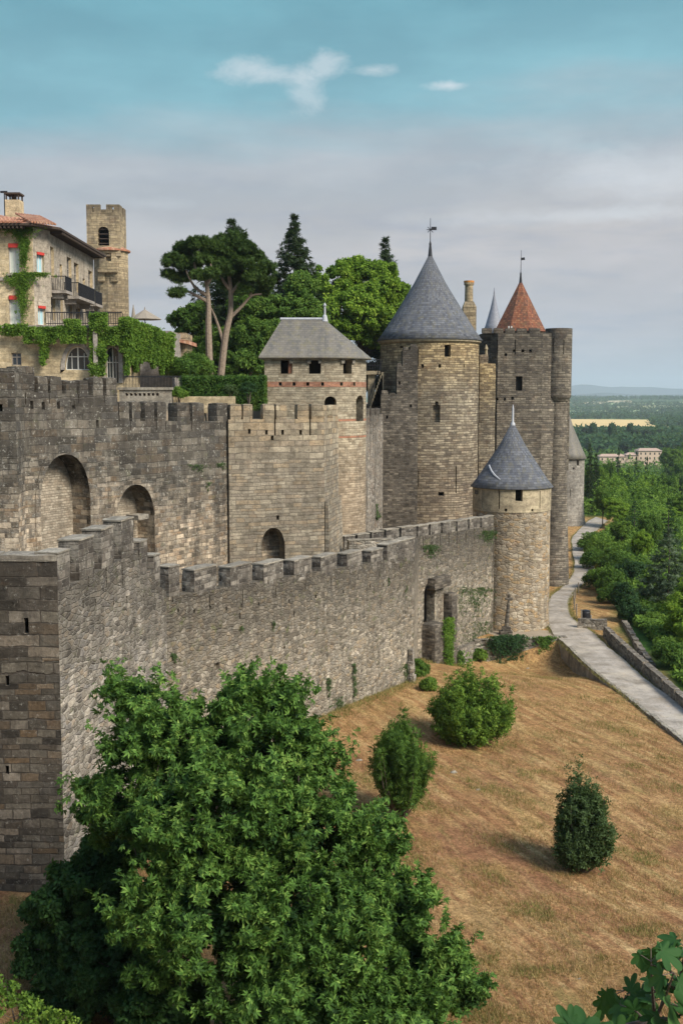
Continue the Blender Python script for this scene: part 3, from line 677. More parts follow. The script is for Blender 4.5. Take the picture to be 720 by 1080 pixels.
# run one and two
seg = [a1]+[lp(a1, a2, s) for s in (.69, .712, .86, .885)]+[a2]; zt = [-6.6, -6.3, -7.25, -7.4, -8.1, -8.6]
cut = MB(); mb = MB(); shell(mb, seg, zt, -24, .62)
for px in (88, 101, 120, 134, 152):
    s = (px-60)/115.; y = 640-(px-60)*.1; P, T, N = onseg(a1, a2, px, y); holecut(cut, P, T, N, .12, .3, .4)
for i, px in enumerate((74, 93, 112, 129)):
    P, T, N = onseg(a1, a2, px, 590); holecut(cut, P-Vector((0, 0, .6)), T, N, .12, .9, .5)
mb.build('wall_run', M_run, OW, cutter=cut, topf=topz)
for p0, p1, py in ((60.5, 74.5, 580), (83.5, 99.5, 566), (107, 120.5, 555.5), (128, 141.5, 546), (147.5, 156, 569), (162.5, 169.5, 584)):
    merlon(OW, a1, a2, p0, p1, py, 1.45, .8, M_mer, M_cap, slit=True)
b2 = (a2[0]+.05, a2[1]+.3)
cut = MB(); mb = MB(); shell(mb, [a2, a3, a4], [-8.9, -10.65, -10.5], -25, .62)
for px, py in ((188, 644), (205, 645), (222, 641), (239, 642), (255, 639), (273, 637), (305, 634), (333, 629), (362, 624), (390, 618), (404, 617)):
    P, T, N = onseg(a2, a3, px, py); holecut(cut, P, T, N, .17, .2, .35)
for px, py, h in ((182, 625, .9), (221, 628, 1.1), (256, 625, 1.1), (291, 620, 1.1), (322, 612, 1.1), (349, 608, 1.1), (377, 602, 1.1), (400, 600, 1.), (421, 592, 1.2), (264, 706, .9), (345, 728, .8)):
    P, T, N = onseg(a2, a3, px, py); holecut(cut, P, T, N, .09, h, .35)
for px, py, w, h in ((229, 703, .5, .35), (300, 683, .2, .15), (310, 648, .15, .3), (253, 650, .15, .3)):
    P, T, N = onseg(a2, a3, px, py); holecut(cut, P, T, N, w, h, .2)
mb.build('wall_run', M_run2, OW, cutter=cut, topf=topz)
for p0, p1, py in ((178, 190, 596), (205, 229, 597.5), (243, 265.5, 595), (278, 299, 592), (310, 329, 588.5), (338, 355.5, 585), (366, 382, 581.5), (391, 404, 579)):
    merlon(OW, a2, a3, p0, p1, py, 1.35, .72, M_mer, M_cap)
merlon(OW, a2, a3, 408, 437.5, 570, 1.55, .75, M_mer, M_cap)
P, T, N = onseg(a2, a3, 430, 700)
for k in range(3): MB().rough(P+N*.25+Vector((0, 0, -1.6+k*.9)), T, N, .5-.1*k, .6-.12*k, .95, .05, .25).build('buttress_stone', M_run, OW, tan=(T.x, T.y))
# wall walk behind the parapet
mb = MB(); shell(mb, [(a1[0]-.72, a1[1]+2.7), (a2[0]-.72, a2[1]+.3), (a3[0]-.75, a3[1]+.4)], [-7.4, -9.6, -11.2], -20, 1.6); mb.build('wall_walk', M_curt, OW)
# second run, set back, up to the small round tower
RW = empty('curtain_wall', (a4[0], a4[1], -20), 'set-back stretch of outer rampart with a ruined ivy-hung doorway, ending at the small round tower', 'wall', 'rampart walls')
a3b = xy(at(362, 565, 78.5)); tz = lambda x, y: lin(y, [78, 97], [at(362, 565, 78.5).z, at(521, 544, 96.8).z])
PX3 = [at(362, 565, 78.5), at(441, 554, 84.5), at(482, 549, 90), at(521, 544, 96.8)]
pts3 = [xy(p) for p in PX3]
cut = MB(); S3 = (pts3[1], pts3[2])
P, T, N = onseg(*S3, 452, 690); archcut(cut, Vector((P.x, P.y, P.z)), T, N, 1.75, 5.6, 1.1, pointed=.0)
for px, py in ((523.5-4, 590),):
    P, T, N = onseg(pts3[2], pts3[3], px, py); holecut(cut, P, T, N, .16, 3.2, .3)
for px in range(446, 518, 9):
    s = (pts3[1], pts3[2]) if px < 482 else (pts3[2], pts3[3]); P, T, N = onseg(*s, px, 572-(px-440)*.13); holecut(cut, P, T, N, .09, 1.1, .3)
mb = MB(); shell(mb, pts3, [p.z-.85 for p in PX3], -25, .7); mb.build('wall_run', M_run2, RW, cutter=cut, topf=tz)
for p0, p1, py, sg in ((363, 375, 564.5, 0), (377, 390, 562.5, 0), (392, 405, 560, 0), (407, 421, 557.5, 0), (423, 439, 555, 0), (441, 452, 553.5, 1), (454, 465, 551.5, 1), (467, 480.5, 549.5, 1), (482.5, 493, 548, 2), (495, 506, 546, 2), (508, 520.5, 544.5, 2)):
    merlon(RW, pts3[sg], pts3[sg+1], p0, p1, py, .88, .6, M_mer, M_cap, capz=.08, amp=.02)
q = at(390, 568, 77.6); T = Vector((.97, .25, 0)); N = Vector((.25, -.97, 0))
MB().rough(Vector((q.x, q.y, q.z-1.6)), T, N, 3.2, .5, 1.5, .03, .35).build('cross_wall', M_run, RW, tan=(T.x, T.y))
MB().rough(Vector((q.x, q.y, q.z-.1)), T, N, 3.3, .56, .1, .02, .35).build('coping', M_cap, RW, tan=(T.x, T.y))
# ruined doorway: dark lintel, jamb and blocked lower step
P, T, N = onseg(*S3, 459, 619); MB().rough(P+N*.28, T, N, 2.75, .8, .85, .05, .25).build('lintel', M_step, RW, tan=(T.x, T.y))
P, T, N = onseg(*S3, 470, 700); MB().rough(P+N*.30, T, N, 1.05, .9, 5.75, .05, .28).build('door_jamb', M_step, RW, tan=(T.x, T.y))
P, T, N = onseg(*S3, 450, 706); MB().rough(P+N*.45, T, N, 1.7, 1.4, 3.7, .06, .3).build('blocked_step', M_step, RW, tan=(T.x, T.y))
# ============================================================ small round tower on the outer wall
ct = xy(at(538, 600, 100)); ST = empty('round_tower', (ct[0], ct[1], -20.3), 'small round turret of honey rubble with pointed blue-grey slate roof, ending the outer rampart', 'tower', 'towers of the castle')
ez = at(538, 516, 96.6).z
cut = MB(); 
mb = MB().lathe((ct[0], ct[1], 0), [(3.55, -23), (3.42, -19), (3.38, ez-2.0)], 72); mb.build('tower_body', M_small, ST, cyl=(*ct, 3.4), topf=lambda x, y: ez)
mb = MB().lathe((ct[0], ct[1], 0), [(3.43, ez-2.02), (3.43, ez)], 72)
for px, py, w, h in ((547, 522, .62, 1.1), (508.5, 526, .09, 1.5), (526, 527, .12, 1.6), (569, 527, .09, 1.5), (533, 538, .22, .25), (561, 538, .2, .22)):
    P, T, N = oncyl(ct, 3.43, px, py); holecut(cut, P, T, N, w, h, .9)
mb.build('upper_storey', M_band, ST, cutter=cut, cyl=(*ct, 3.4))
MB().lathe((ct[0], ct[1], 0), [(2.6, -15), (2.6, ez-.1)], 32).build('dark_interior', M_black, ST)
P, T, N = oncyl(ct, 3.43, 502, 519); MB().obox(P-Vector((0, 0, .18)), T, N, .6, .08, .36).build('plaque', M_step, ST)
roofp = lambda rr, z0, z1, fl=1.0: [(rr, z0), (rr*.86, z0+(z1-z0)*.115*fl), (rr*.62, z0+(z1-z0)*.345), (rr*.3, z0+(z1-z0)*.665), (.1, z1)]
za = at(538, 446, 100).z
rf = MB().lathe((ct[0], ct[1], 0), [(3.5, ez-.06)]+roofp(3.62, ez, za), 72).build('roof', R_blue, ST, cyl=(*ct, 3.4), smooth=True)
MB().lathe((ct[0], ct[1], 0), [(.26, za-.6), (.2, za-.05), (.1, za+.1), (.09, za+1.2), (.02, za+1.6)], 16).build('finial', M_lead, rf, smooth=True)
p0, p1 = oncyl(ct, 2.0, 517, 490)[0], oncyl(ct, 2.75, 527, 506)[0]
def oncone(c, r0, z0, za, px, py):
    d = ray(px, py); k = 60.
    while k < 220:
        P = d*k; r = math.hypot(P.x-c[0], P.y-c[1]); prof = roofp(r0, z0, za)
        rz = lin(P.z, [q[1] for q in prof], [q[0] for q in prof])
        if z0 <= P.z <= za and r < rz: return P
        k += .02
    return d*100
MB().tube([oncone(ct, 3.62, ez, za, *q) for q in ((515.5, 491), (518, 497), (521, 501), (527, 506))], [.1, .09, .1, .06], 6).build('lead_flashing', M_lead, rf)
# ============================================================ main round tower
cm = xy(at(452, 450, 117)); rM = 5.0; MT = empty('round_tower', (cm[0], cm[1], -21), 'tall round tower with the largest blue-grey cone roof and a star-shaped vane on its tip', 'tower', 'towers of the castle')
ez = at(452, 357, 112).z
cut = MB()
for px, py, w, h in ((471.8, 370, .66, 1.15), (423, 366, .4, .22), (445.4, 386, .25, .35), (463.6, 386, .25, .35), (440.5, 377, .12, 1.7), (480.5, 506, .13, 2.7), (465, 521, .6, .4), (441, 505, .12, 1.6), (489, 386, .14, .3)):
    P, T, N = oncyl(cm, rM, px, py); holecut(cut, P, T, N, w, h, .7)
P, T, N = oncyl(cm, rM, 460, 445.5); holecut(cut, P+Vector((0, 0, .85)), T, N, .72, 1.7, .5); holecut(cut, P+Vector((0, 0, 1.8)), T, N, .34, .5, .48)
MB().lathe((cm[0], cm[1], 0), [(rM+.25, -23), (rM+.02, -12), (rM, ez-.2)], 96).build('tower_body', M_main, MT, cutter=cut, cyl=(*cm, rM), topf=lambda x, y: ez)
MB().lathe((cm[0], cm[1], 0), [(rM-.6, -10), (rM-.6, ez-.3)], 40).build('dark_interior', M_black, MT)
MB().lathe((cm[0], cm[1], 0), [(rM, ez-.32), (rM+.22, ez-.2), (rM+.24, ez-.02)], 96).build('cornice', M_band, MT, cyl=(*cm, rM))
za = at(450, 268, 117).z
rf = MB().lathe((cm[0], cm[1], 0), [(rM+.2, ez-.05)]+roofp(rM+.38, ez, za), 96).build('roof', R_blue, MT, cyl=(*cm, rM), smooth=True)
def finial(c, za, zt, par, star=True, s=1.):
    MB().lathe((c[0], c[1], 0), [(.3*s, za-.75*s), (.2*s, za), (.11*s, za+.9*s), (.13*s, za+1.0*s), (.05*s, za+1.3*s)], 12).build('spire_cap', M_iron, par)
    m_ = MB().tube([(c[0], c[1], za+1.), (c[0], c[1], zt)], [.05*s, .025*s], 6)
    zc_ = za+(zt-za)*.68
    if star:
        for a in range(4):
            d = Vector((math.cos(a*PI/4), 0, math.sin(a*PI/4)))*.38; m_.tube([Vector((c[0], c[1], zc_))-d, Vector((c[0], c[1], zc_))+d], .035, 5)
        m_.box(c[0]+.1, c[0]+.62, c[1]-.02, c[1]+.02, zc_-.05, zc_+.28)
    else: m_.add([(c[0], c[1], zc_), (c[0]+.45, c[1], zc_+.05), (c[0]+.4, c[1], zc_+.35), (c[0], c[1], zc_+.28), (c[0], c[1]+.03, zc_), (c[0]+.45, c[1]+.03, zc_+.05), (c[0]+.4, c[1]+.03, zc_+.35), (c[0], c[1]+.03, zc_+.28)], [(0, 1, 2, 3), (7, 6, 5, 4), (0, 4, 5, 1), (1, 5, 6, 2), (2, 6, 7, 3), (3, 7, 4, 0)])
    m_.build('weather_vane', M_iron, par)
finial(cm, za, at(450, 230, 117).z, rf)
# stepped wall that climbs to the main tower
YS = 110.6; SWo = empty('stepped_wall', (*xy(at(420, 500, YS)), -20), 'dark stepped wall climbing to the left flank of the tallest cone-roofed tower', 'wall', 'rampart walls')
stp = [(401.5, 416), (418, 416), (418, 386), (424, 386), (424, 369), (432, 369), (432, 365), (440, 365)]
zb = -14.; mb = MB(); pl = [at(440, 480, YS)] ; X = lambda px: at(px, 440, YS).x; Zy = lambda py: at(400, py, YS).z
prof = [(X(401.5), zb)]+[(X(a), Zy(b)) for a, b in stp]+[(X(440.5), zb)]
vs = [(x, YS, z) for x, z in prof]+[(x, YS+2.6, z) for x, z in prof]; n = len(prof)
mb.add(vs, [tuple(range(n)), tuple(range(2*n-1, n-1, -1))]+[(i, n+i, n+(i+1) % n, (i+1) % n) for i in range(n)])
cut = MB()
for px, py in ((408, 440), (421, 404), (433, 428)): holecut(cut, at(px, py, YS), Vector((1, 0, 0)), Vector((0, -1, 0)), .2, .3)
mb.build('wall_body', M_step, SWo, cutter=cut, topf=lambda x, y: 3)
for p0, p1, py in ((402, 409, 412), (410.5, 417.5, 414.5), (418.5, 423.5, 383), (425, 431, 366), (433, 439.5, 363)):
    w = X(p1)-X(p0); c = at((p0+p1)/2, py+8, YS); MB().rough(Vector((c.x, YS+.5, c.z)), (1, 0, 0), (0, -1, 0), w, .9, .75, .04, .25).build('merlon', M_step, SWo, tan=(1, 0))
# receding curtain between the two towers, with its stair and railed landing
c0 = xy(at(383, 470, 85)); c1 = xy(at(403.5, 470, 96))
CW = empty('curtain_wall', (*c0, -12), 'short patched rubble wall squeezed between the hipped-roof tower and the dark stepped wall', 'wall', 'rampart walls')
mb = MB(); shell(mb, [xy(at(362, 470, 83.5)), c0, c1], [at(385, 438, 90).z]*3, -18, 1.2)
mb.build('wall_body', M_curt, CW, topf=lambda x, y: at(385, 438, 90).z)
for p0, p1 in ((385.5, 389.5), (391, 395), (396.5, 401)): merlon(CW, c0, c1, p0, p1, 430.5, .9, .6, M_step, amp=.03)
SN = empty('stone_stair', (*xy(at(395, 410, 112)), 0), 'pale stone stair with iron handrail rising to the tallest cone-roofed tower', 'stair')
mb = MB(); ns = 12
for i in range(ns):
    px = 389+i*1.15; z = at(390, 430-i*3.4, 113.2).z; x0 = at(px, 410, 113.2).x; mb.box(x0, x0+.125*1.15*1.6, 112.4, 113.6, -1, z)
mb.build('steps', M_band, SN)
lz = at(390, 391, 113).z; x0, x1 = at(385, 400, 113).x, at(401, 400, 113).x
MB().box(x0, x1, 113.7, 116, lz-.35, lz).build('landing', M_band, SN)
MB().box(x0+.3, x0+1.0, 114, 116, -1, lz-.36).build('landing_pier', M_band, SN)
m_ = MB()
for i in range(10):
    x = x0+(x1-x0)*i/9; m_.tube([(x, 113.75, lz), (x, 113.75, lz+1.1)], .03, 5)
m_.tube([(x0, 113.75, lz+1.1), (x1, 113.75, lz+1.1)], .04, 5); m_.tube([(x0, 113.75, lz+.55), (x1, 113.75, lz+.55)], .03, 5)
for i in range(5):
    a = at(389+i*3.2, 430-i*9.4, 112.4); m_.tube([a, a+Vector((0, 0, 1.0))], .03, 5)
m_.tube([at(389, 430, 112.4)+Vector((0, 0, 1)), at(403, 390, 112.4)+Vector((0, 0, 1))], .04, 5)
m_.build('railing', M_iron, SN)
# ============================================================ rear great tower with corner turret
RT = empty('great_tower', (19, 126, -20), 'massive flat-topped tower with a corbelled corner turret, standing right of the tallest cone-roofed tower', 'tower', 'towers of the castle')
zt = at(550, 351, 121).z
xl = at(506, 450, 122.5).x; poly = [(xl, 134), (xl, 123), (xl+1.6, 121.2), (xl+6.3, 120.9), (23.2, 121.6), (23.9, 123.5), (23.9, 134)]
poly0 = [(p[0]+(.35 if p[0] > 22 else 0), p[1]-(.5 if p[1] < 123 else 0)) for p in poly]
mb = MB().prism(poly0, -23, -12, poly); cut = MB(); fr = ((xl+1.6, 121.2), (xl+6.3, 120.9))
mb2 = MB().prism(poly, -12.0, zt)
for px, py, w, h in ((547, 404.5, .7, 1.5), (524, 421, .22, .3), (532, 421, .22, .3), (540, 420, .25, .3), (543, 366, .1, 1.6), (524, 366, .1, 1.5), (533, 374, .3, .3), (542, 370, .3, .3), (551, 370, .3, .3), (559, 370, .3, .3), (521, 520, .1, 2.)):
    P, T, N = onseg(*fr, px, py); holecut(cut, P, T, N, w, h, .5)
o = mb2.build('tower_body', M_rear, RT, cutter=cut, topf=lambda x, y: zt); mb.build('battered_base', M_rear, RT, topf=lambda x, y: zt)
P, T, N = onseg(*fr, 547, 405); MB().obox(P-N*.42-Vector((0, 0, .9)), T, N, .9, .05, 2.0).build('window_void', M_black, RT)
for p0, p1 in ((508, 519), (520.5, 531), (532.5, 543), (544.5, 556), (557.5, 570)):
    w = (p1-p0)*121/1200; c = at((p0+p1)/2, 351, 121.3); MB().rough(Vector((c.x, 121.75, zt-.02)), (1, 0, 0), (0, -1, 0), w, .7, .55, .04, .3).build('merlon', M_rear, RT, tan=(1, 0), topf=lambda x, y: zt+.5)
cx, cy = at(586, 500, 122.3).x, 122.3; zc = at(586, 418, 121).z
mb = MB().lathe((cx, cy, 0), [(1.65, -23), (1.55, -19), (1.12, -8), (1.06, zc-.5), (1.2, zc-.45), (1.24, zc-.25), (1.36, zc-.2), (1.42, zc), (1.42, zt+.5)], 40)
cut = MB()
for px, py, w, h in ((583, 365, .1, 1.6), (594, 366, .1, 1.5), (577, 380, .1, .8)):
    P, T, N = oncyl((cx, cy), 1.42, px, py); holecut(cut, P, T, N, w, h, .3)
mb.build('corner_turret', M_rear, RT, cutter=cut, cyl=(cx, cy, 1.3), topf=lambda x, y: zt+.5)
MB().box(cx+.3, cx+1.45, 123.0, 127, -8, zt+.3).build('side_wall', M_rear, RT, topf=lambda x, y: zt)
# link wall between the two great towers
LW = empty('link_wall', (16, 119, -20), 'narrow upright wall strip wedged between the tallest cone-roofed tower and the flat-topped tower', 'wall', 'rampart walls')
q = at(513, 450, 118.4); zt2 = at(513, 383, 118).z
MB().rough(Vector((q.x, 119.2, -14)), (1, 0, 0), (0, -1, 0), 1.7, 2., 14+zt2, .04, .45).build('wall_body', M_main, LW, tan=(1, 0), topf=lambda x, y: zt2)
MB().rough(Vector((q.x-.35, 119.2, zt2)), (1, 0, 0), (0, -1, 0), .9, 1.2, .9, .04, .3).build('merlon', M_main, LW, tan=(1, 0))
MB().lathe((q.x-.1, 118.9, zt2), [(.18, .8), (.12, 1.3), (.2, 1.5), (.03, 1.95)], 10).build('finial', M_band, LW)
# red tile roof tower behind it
c = xy(at(548, 340, 130)); z0 = at(548, 350, 130).z; za = at(547, 297, 130).z
RD = empty('square_tower', (c[0], c[1], -5), 'tower with a steep red tile roof and thin iron vane, rising behind the flat-topped tower', 'tower', 'towers of the castle')
hexa = lambda r: [(c[0]+r*math.cos(a+.26), c[1]+r*math.sin(a+.26)) for a in np.linspace(0, 2*PI, 8, endpoint=False)]
MB().prism(hexa(2.75), -5, z0).build('tower_body', M_rear, RD, topf=lambda x, y: z0)
rf = MB().prism(hexa(3.1), z0-.03, z0+.6, hexa(2.75)).prism(hexa(2.75), z0+.6, za, hexa(.12)).build('roof', R_red, RD)
MB().prism(hexa(3.0), z0-.16, z0-.03).build('eave', M_eave, RD)
finial(c, za, at(547, 264, 130).z, rf, False, .85)
m_ = MB()
for x in (-.9, -.6): m_.box(c[0]+x-2.0+1.0, c[0]+x-1.88+1.0, 125.9, 126.0, zt-.1, zt+1.0)
m_.box(c[0]-1.9, c[0]-1.48, 125.9, 126.0, zt+.35, zt+.42); o = m_.build('white_hatch_frame', M_frame); tag(o, 'small white post frame on the flat tower top, before the red tile roof', 'frame')
# little grey spire and chimney
c = xy(at(520.5, 340, 142)); z0 = at(520, 352, 142).z; za = at(521, 311, 142).z
GS = empty('turret', (c[0], c[1], -2), 'slim turret whose pale grey spire shows just left of the red tile roof', 'tower', 'towers of the castle')
MB().lathe((c[0], c[1], 0), [(1.3, -2), (1.3, z0)], 32).build('tower_body', M_rear, GS, cyl=(*c, 1.3))
MB().lathe((c[0], c[1], 0), [(1.35, z0-.02), (1.45, z0), (1.05, z0+1.0), (.45, z0+3.1), (.1, za), (.1, za+.2), (.03, za+.9)], 32).build('roof', slate('slate_pale', [(.18, .19, .22), (.22, .23, .26), (.2, .21, .24)], seed=6), GS, cyl=(*c, 1.3), smooth=True)
c = at(494.5, 330, 127); CH = empty('chimney', (c.x, c.y, -2), 'slender brown stone chimney with an orange rim, between the two great towers', 'chimney')
zs = at(494, 324, 127).z; ztp = at(494, 301, 127).z
MB().prism([(c.x-.72, 126.4), (c.x+.72, 126.4), (c.x+.72, 127.8), (c.x-.72, 127.8)], -2, zs, None).build('chimney_base', M_church, CH)
MB().prism([(c.x-.72, 126.4), (c.x+.72, 126.4), (c.x+.72, 127.8), (c.x-.72, 127.8)], zs, zs+.6, [(c.x-.5, 126.7), (c.x+.45, 126.7), (c.x+.45, 127.6), (c.x-.5, 127.6)]).build('shoulder', M_church, CH)
MB().lathe((c.x-.05, 127.1, 0), [(.47, zs+.3), (.44, ztp), (.55, ztp+.06), (.55, ztp+.3)], 20).build('shaft', M_church, CH, cyl=(c.x, 127.1, .5))
MB().lathe((c.x-.05, 127.1, 0), [(.57, ztp+.3), (.57, ztp+.5), (.4, ztp+.5)], 20).build('rim', plain('orange_terracotta', (.42, .18, .05), .9, .3, 5), CH)
# far round tower
c = xy(at(597, 500, 180)); z0 = at(597, 484, 178).z; FT = empty('round_tower', (c[0], c[1], -21), 'pale round tower with low grey cone roof, farthest off beside the path bend', 'tower', 'towers of the castle')
cut = MB()
for px, py, w, h in ((609, 488, .5, .9), (604.5, 494, .3, .3), (601, 520, .1, 1.2), (612, 505, .1, 1.)):
    P, T, N = oncyl(c, 2.75, px, py); holecut(cut, P, T, N, w, h, .5)
MB().lathe((c[0], c[1], 0), [(3.6, -23), (2.95, -19.2), (2.75, -17), (2.75, z0)], 56).build('tower_body', M_far, FT, cutter=cut, cyl=(*c, 2.8), topf=lambda x, y: z0)
za = at(595, 434, 180).z
rf = MB().lathe((c[0], c[1], 0), [(2.9, z0-.05)]+roofp(3.1, z0, za), 56).build('roof', R_lichen, FT, cyl=(*c, 2.8), smooth=True)
MB().lathe((c[0], c[1], 0), [(.16, za-.3), (.06, za+.9)], 8).build('finial', M_lead, rf)
# ============================================================ inner wall (left)
b0 = xy(at(17, 480, 56)); b1 = xy(at(242, 500, 72)); IW = empty('curtain_wall', (*b0, -12), 'high dark inner rampart with two arched recesses, below the vine-covered house', 'wall', 'rampart walls')
zA = [.25, .0, -1.35, -1.55]
ptsI = [b0, xy(onseg(b0, b1, 124, 420)[0]), xy(onseg(b0, b1, 125, 420)[0]), b1]
cut = MB()
n1 = onseg(b0, b1, 71, 587); n2 = onseg(b0, b1, 144, 592)
wn1 = (onseg(b0, b1, 97, 530)[0]-onseg(b0, b1, 45, 530)[0]).length; wn2 = (onseg(b0, b1, 164, 560)[0]-onseg(b0, b1, 124, 560)[0]).length
archcut(cut, n1[0], n1[1], n1[2], wn1, at(71, 479, n1[0].y).z-n1[0].z, 1.3, pointed=.18)
archcut(cut, n2[0], n2[1], n2[2], wn2, at(144, 511, n2[0].y).z-n2[0].z, 1.3, pointed=.12)
for px, py in ((20, 427), (34, 427), (46, 428), (62, 427), (78, 427), (103, 447)):
    P, T, N = onseg(b0, b1, px, py); holecut(cut, P, T, N, .22, .4, .4)
for px in (27, 52, 74, 83, 110, 138, 165, 175, 202, 233):
    py = 410 if px < 124 else 440; P, T, N = onseg(b0, b1, px, py); holecut(cut, P, T, N, .07, 1.5, .3)
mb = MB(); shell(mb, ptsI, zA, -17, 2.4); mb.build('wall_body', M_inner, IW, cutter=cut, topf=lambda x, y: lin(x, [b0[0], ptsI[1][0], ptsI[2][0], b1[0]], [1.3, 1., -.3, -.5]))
for nn, w, h in ((n1, wn1, 6.6), (n2, wn2, 5.5)):
    MB().obox(nn[0]-nn[2]*1.27+Vector((0, 0, -.3)), nn[1], nn[2], w+.6, .08, h).build('recess_back', M_niche, IW)
mb = MB(); archring(mb, n1[0], n1[1], n1[2], wn1, at(71, 479, n1[0].y).z-n1[0].z, .38, pointed=.18); mb.build('arch_ring', M_inner, IW, topf=lambda x, y: 1)
mb = MB(); archring(mb, n2[0], n2[1], n2[2], wn2, at(144, 511, n2[0].y).z-n2[0].z, .38, pointed=.12); mb.build('arch_ring', M_inner, IW, topf=lambda x, y: 1)
P = onseg(b0, b1, 153, 548)[0]; MB().rough(P-n2[2]*.55, n2[1], n2[2], 1.0, 1.0, .3, .03, .3).build('stone_shelf', M_cap, IW, tan=(n2[1].x, n2[1].y))
for p0, p1, py in ((17.5, 37, 386), (40, 51.5, 397), (53.5, 66, 396.5), (70, 81.5, 401), (84, 94, 401), (98, 109.5, 398), (112, 124, 398), (126, 137, 423.5), (139.5, 149, 423.5), (153, 163.5, 423.5), (166, 176, 423.5), (187, 200.5, 424.5), (203, 216, 424.5), (229, 241.5, 425)):
    merlon(IW, b0, b1, p0, p1, py, 1.3, .75, M_inner, amp=.035)
TF = at(8, 388, 54.6).z
w0 = xy(at(-120, 480, 54.6)); w1 = xy(at(18, 480, 54.6)); cut = MB()
P, T, N = onseg(w0, w1, 1, 430); holecut(cut, P, T, N, .2, .35)
mb = MB(); shell(mb, [w0, w1, (w1[0]-.25, 57.5)], [TF]*3, -17, 1.5); mb.build('projecting_pier', M_inner, IW, cutter=cut, topf=lambda x, y: TF)
# ============================================================ bastion
d0 = xy(at(241.5, 500, 71.6)); d1 = xy(at(342, 500, 74)); d2 = xy(at(357, 500, 79)); d3 = (d2[0]-.2, 86)
BA = empty('square_bastion', (*d0, -12), 'square pale-topped bastion with a pointed doorway, below the hipped-roof tower', 'bastion')
cut = MB(); P, T, N = onseg(d0, d1, 288, 600); archcut(cut, P, T, N, 1.6, at(288, 556, 73).z-P.z, 1.2, pointed=.35)
for px, py in ((263, 455), (281, 456), (298, 456), (317, 456), (287, 462), (293, 546)):
    P2_, T2, N2 = onseg(d0, d1, px, py); holecut(cut, P2_, T2, N2, .18, .3, .35)
for px in (290, 327): P2_, T2, N2 = onseg(d0, d1, px, 447); holecut(cut, P2_, T2, N2, .1, 1.5, .35)
for px in (347, 352): P2_, T2, N2 = onseg(d1, d2, px, 455); holecut(cut, P2_, T2, N2, .2, .35, .35)
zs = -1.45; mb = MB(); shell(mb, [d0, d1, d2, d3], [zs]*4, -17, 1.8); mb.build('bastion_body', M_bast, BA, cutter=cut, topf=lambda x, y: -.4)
mb = MB(); archring(mb, P, T, N, 1.6, at(288, 556, 73).z-P.z, .32, pointed=.35); mb.build('arch_ring', M_bast, BA, topf=lambda x, y: 9)
MB().obox(P-N*1.17+Vector((0, 0, -.3)), T, N, 2.2, .08, 4.2).build('recess_back', M_inner, BA)
for p0, p1 in ((242.5, 255), (256, 267), (277, 290), (291, 303), (313.5, 326.5), (328, 341.5)): merlon(BA, d0, d1, p0, p1, 426, 1.05, .65, M_bast, amp=.035)
merlon(BA, d1, d2, 342, 345, 427, 1.05, .6, M_bast); merlon(BA, d1, d2, 351, 356.5, 427, 1.05, .6, M_bast)
P, T, N = onseg(d1, d2, 350, 600); zq = at(350, 526, 76).z
MB().prism([xy(P-T*2.6+N*.05), xy(P-T*2.6+N*.5), xy(P+T*2.3+N*.5), xy(P+T*2.3+N*.05)], -14, zq, [xy(P-T*2.6+N*.05), xy(P-T*2.6+N*.22), xy(P+T*2.3+N*.22), xy(P+T*2.3+N*.05)]).build('buttress', M_bast, BA, topf=lambda x, y: 9)
# ============================================================ hipped-roof (horseshoe) tower
HY = 80.4; hx0 = at(279, 400, HY).x; hr = 3.0; hcx = at(342.5, 400, HY+hr).x; hc = (hcx, HY+hr)
arc = [(hcx+hr*math.cos(a), HY+hr+hr*math.sin(a)) for a in np.linspace(-PI/2, PI/2, 25)]
foot = [(hx0, HY)]+arc+[(hx0, HY+2*hr)]
HT = empty('horseshoe_tower', (hcx, HY+hr, -12), 'rounded tower with brick bands and a hipped lichen-grey slate roof, above the square bastion', 'tower', 'towers of the castle')
ez = at(330, 377.5, HY).z; fr = ((hx0, HY), (hcx, HY)); cut = MB()
def hpt(px, py): return onseg(*fr, px, py) if px < 340 else oncyl(hc, hr, px, py)
for px, py, w, h in ((302, 387, .82, .95), (332, 387, .82, .95), (366.5, 387, .72, .95)):
    P, T, N = hpt(px, py); holecut(cut, P, T, N, w, h, 1.3)
for px in (295.5, 310, 324.5, 340, 360, 373.5): P, T, N = hpt(px, 405); holecut(cut, P, T, N, .2, .24, .4)
P, T, N = hpt(348.5, 445); archcut(cut, P, T, N, .85, at(348, 418, HY).z-P.z, .8, pointed=.0)
P, T, N = hpt(379.7, 444); archcut(cut, P, T, N, 1.0, at(348, 417, HY+1.5).z-at(348, 444, HY+1.5).z, .8, pointed=.0)
MB().prism(foot, -16, ez).build('tower_body', M_horse, HT, cutter=cut, cyl=(*hc, hr), topf=lambda x, y: ez)
inn = [(hx0+.8, HY+.85)]+[(hcx+(hr-.75)*math.cos(a), HY+hr+(hr-.75)*math.sin(a)) for a in np.linspace(-PI/2, PI/2, 13)]+[(hx0+.8, HY+2*hr-.8)]
MB().prism(inn, -8, ez-.1).build('dark_interior', M_black, HT)
P, T, N = hpt(306.5, 387); MB().obox(P-N*.12-Vector((0, 0, .45)), T, N, .34, .05, .92).build('shutter', M_wood, HT)
for px in (307, 326, 337.5, 372, 361):
    P, T, N = hpt(px, 381.5); MB().rough(P-Vector((0, 0, .12)), T, N, .28, .3, .28, .02, .15).build('corbel', M_cap, HT)
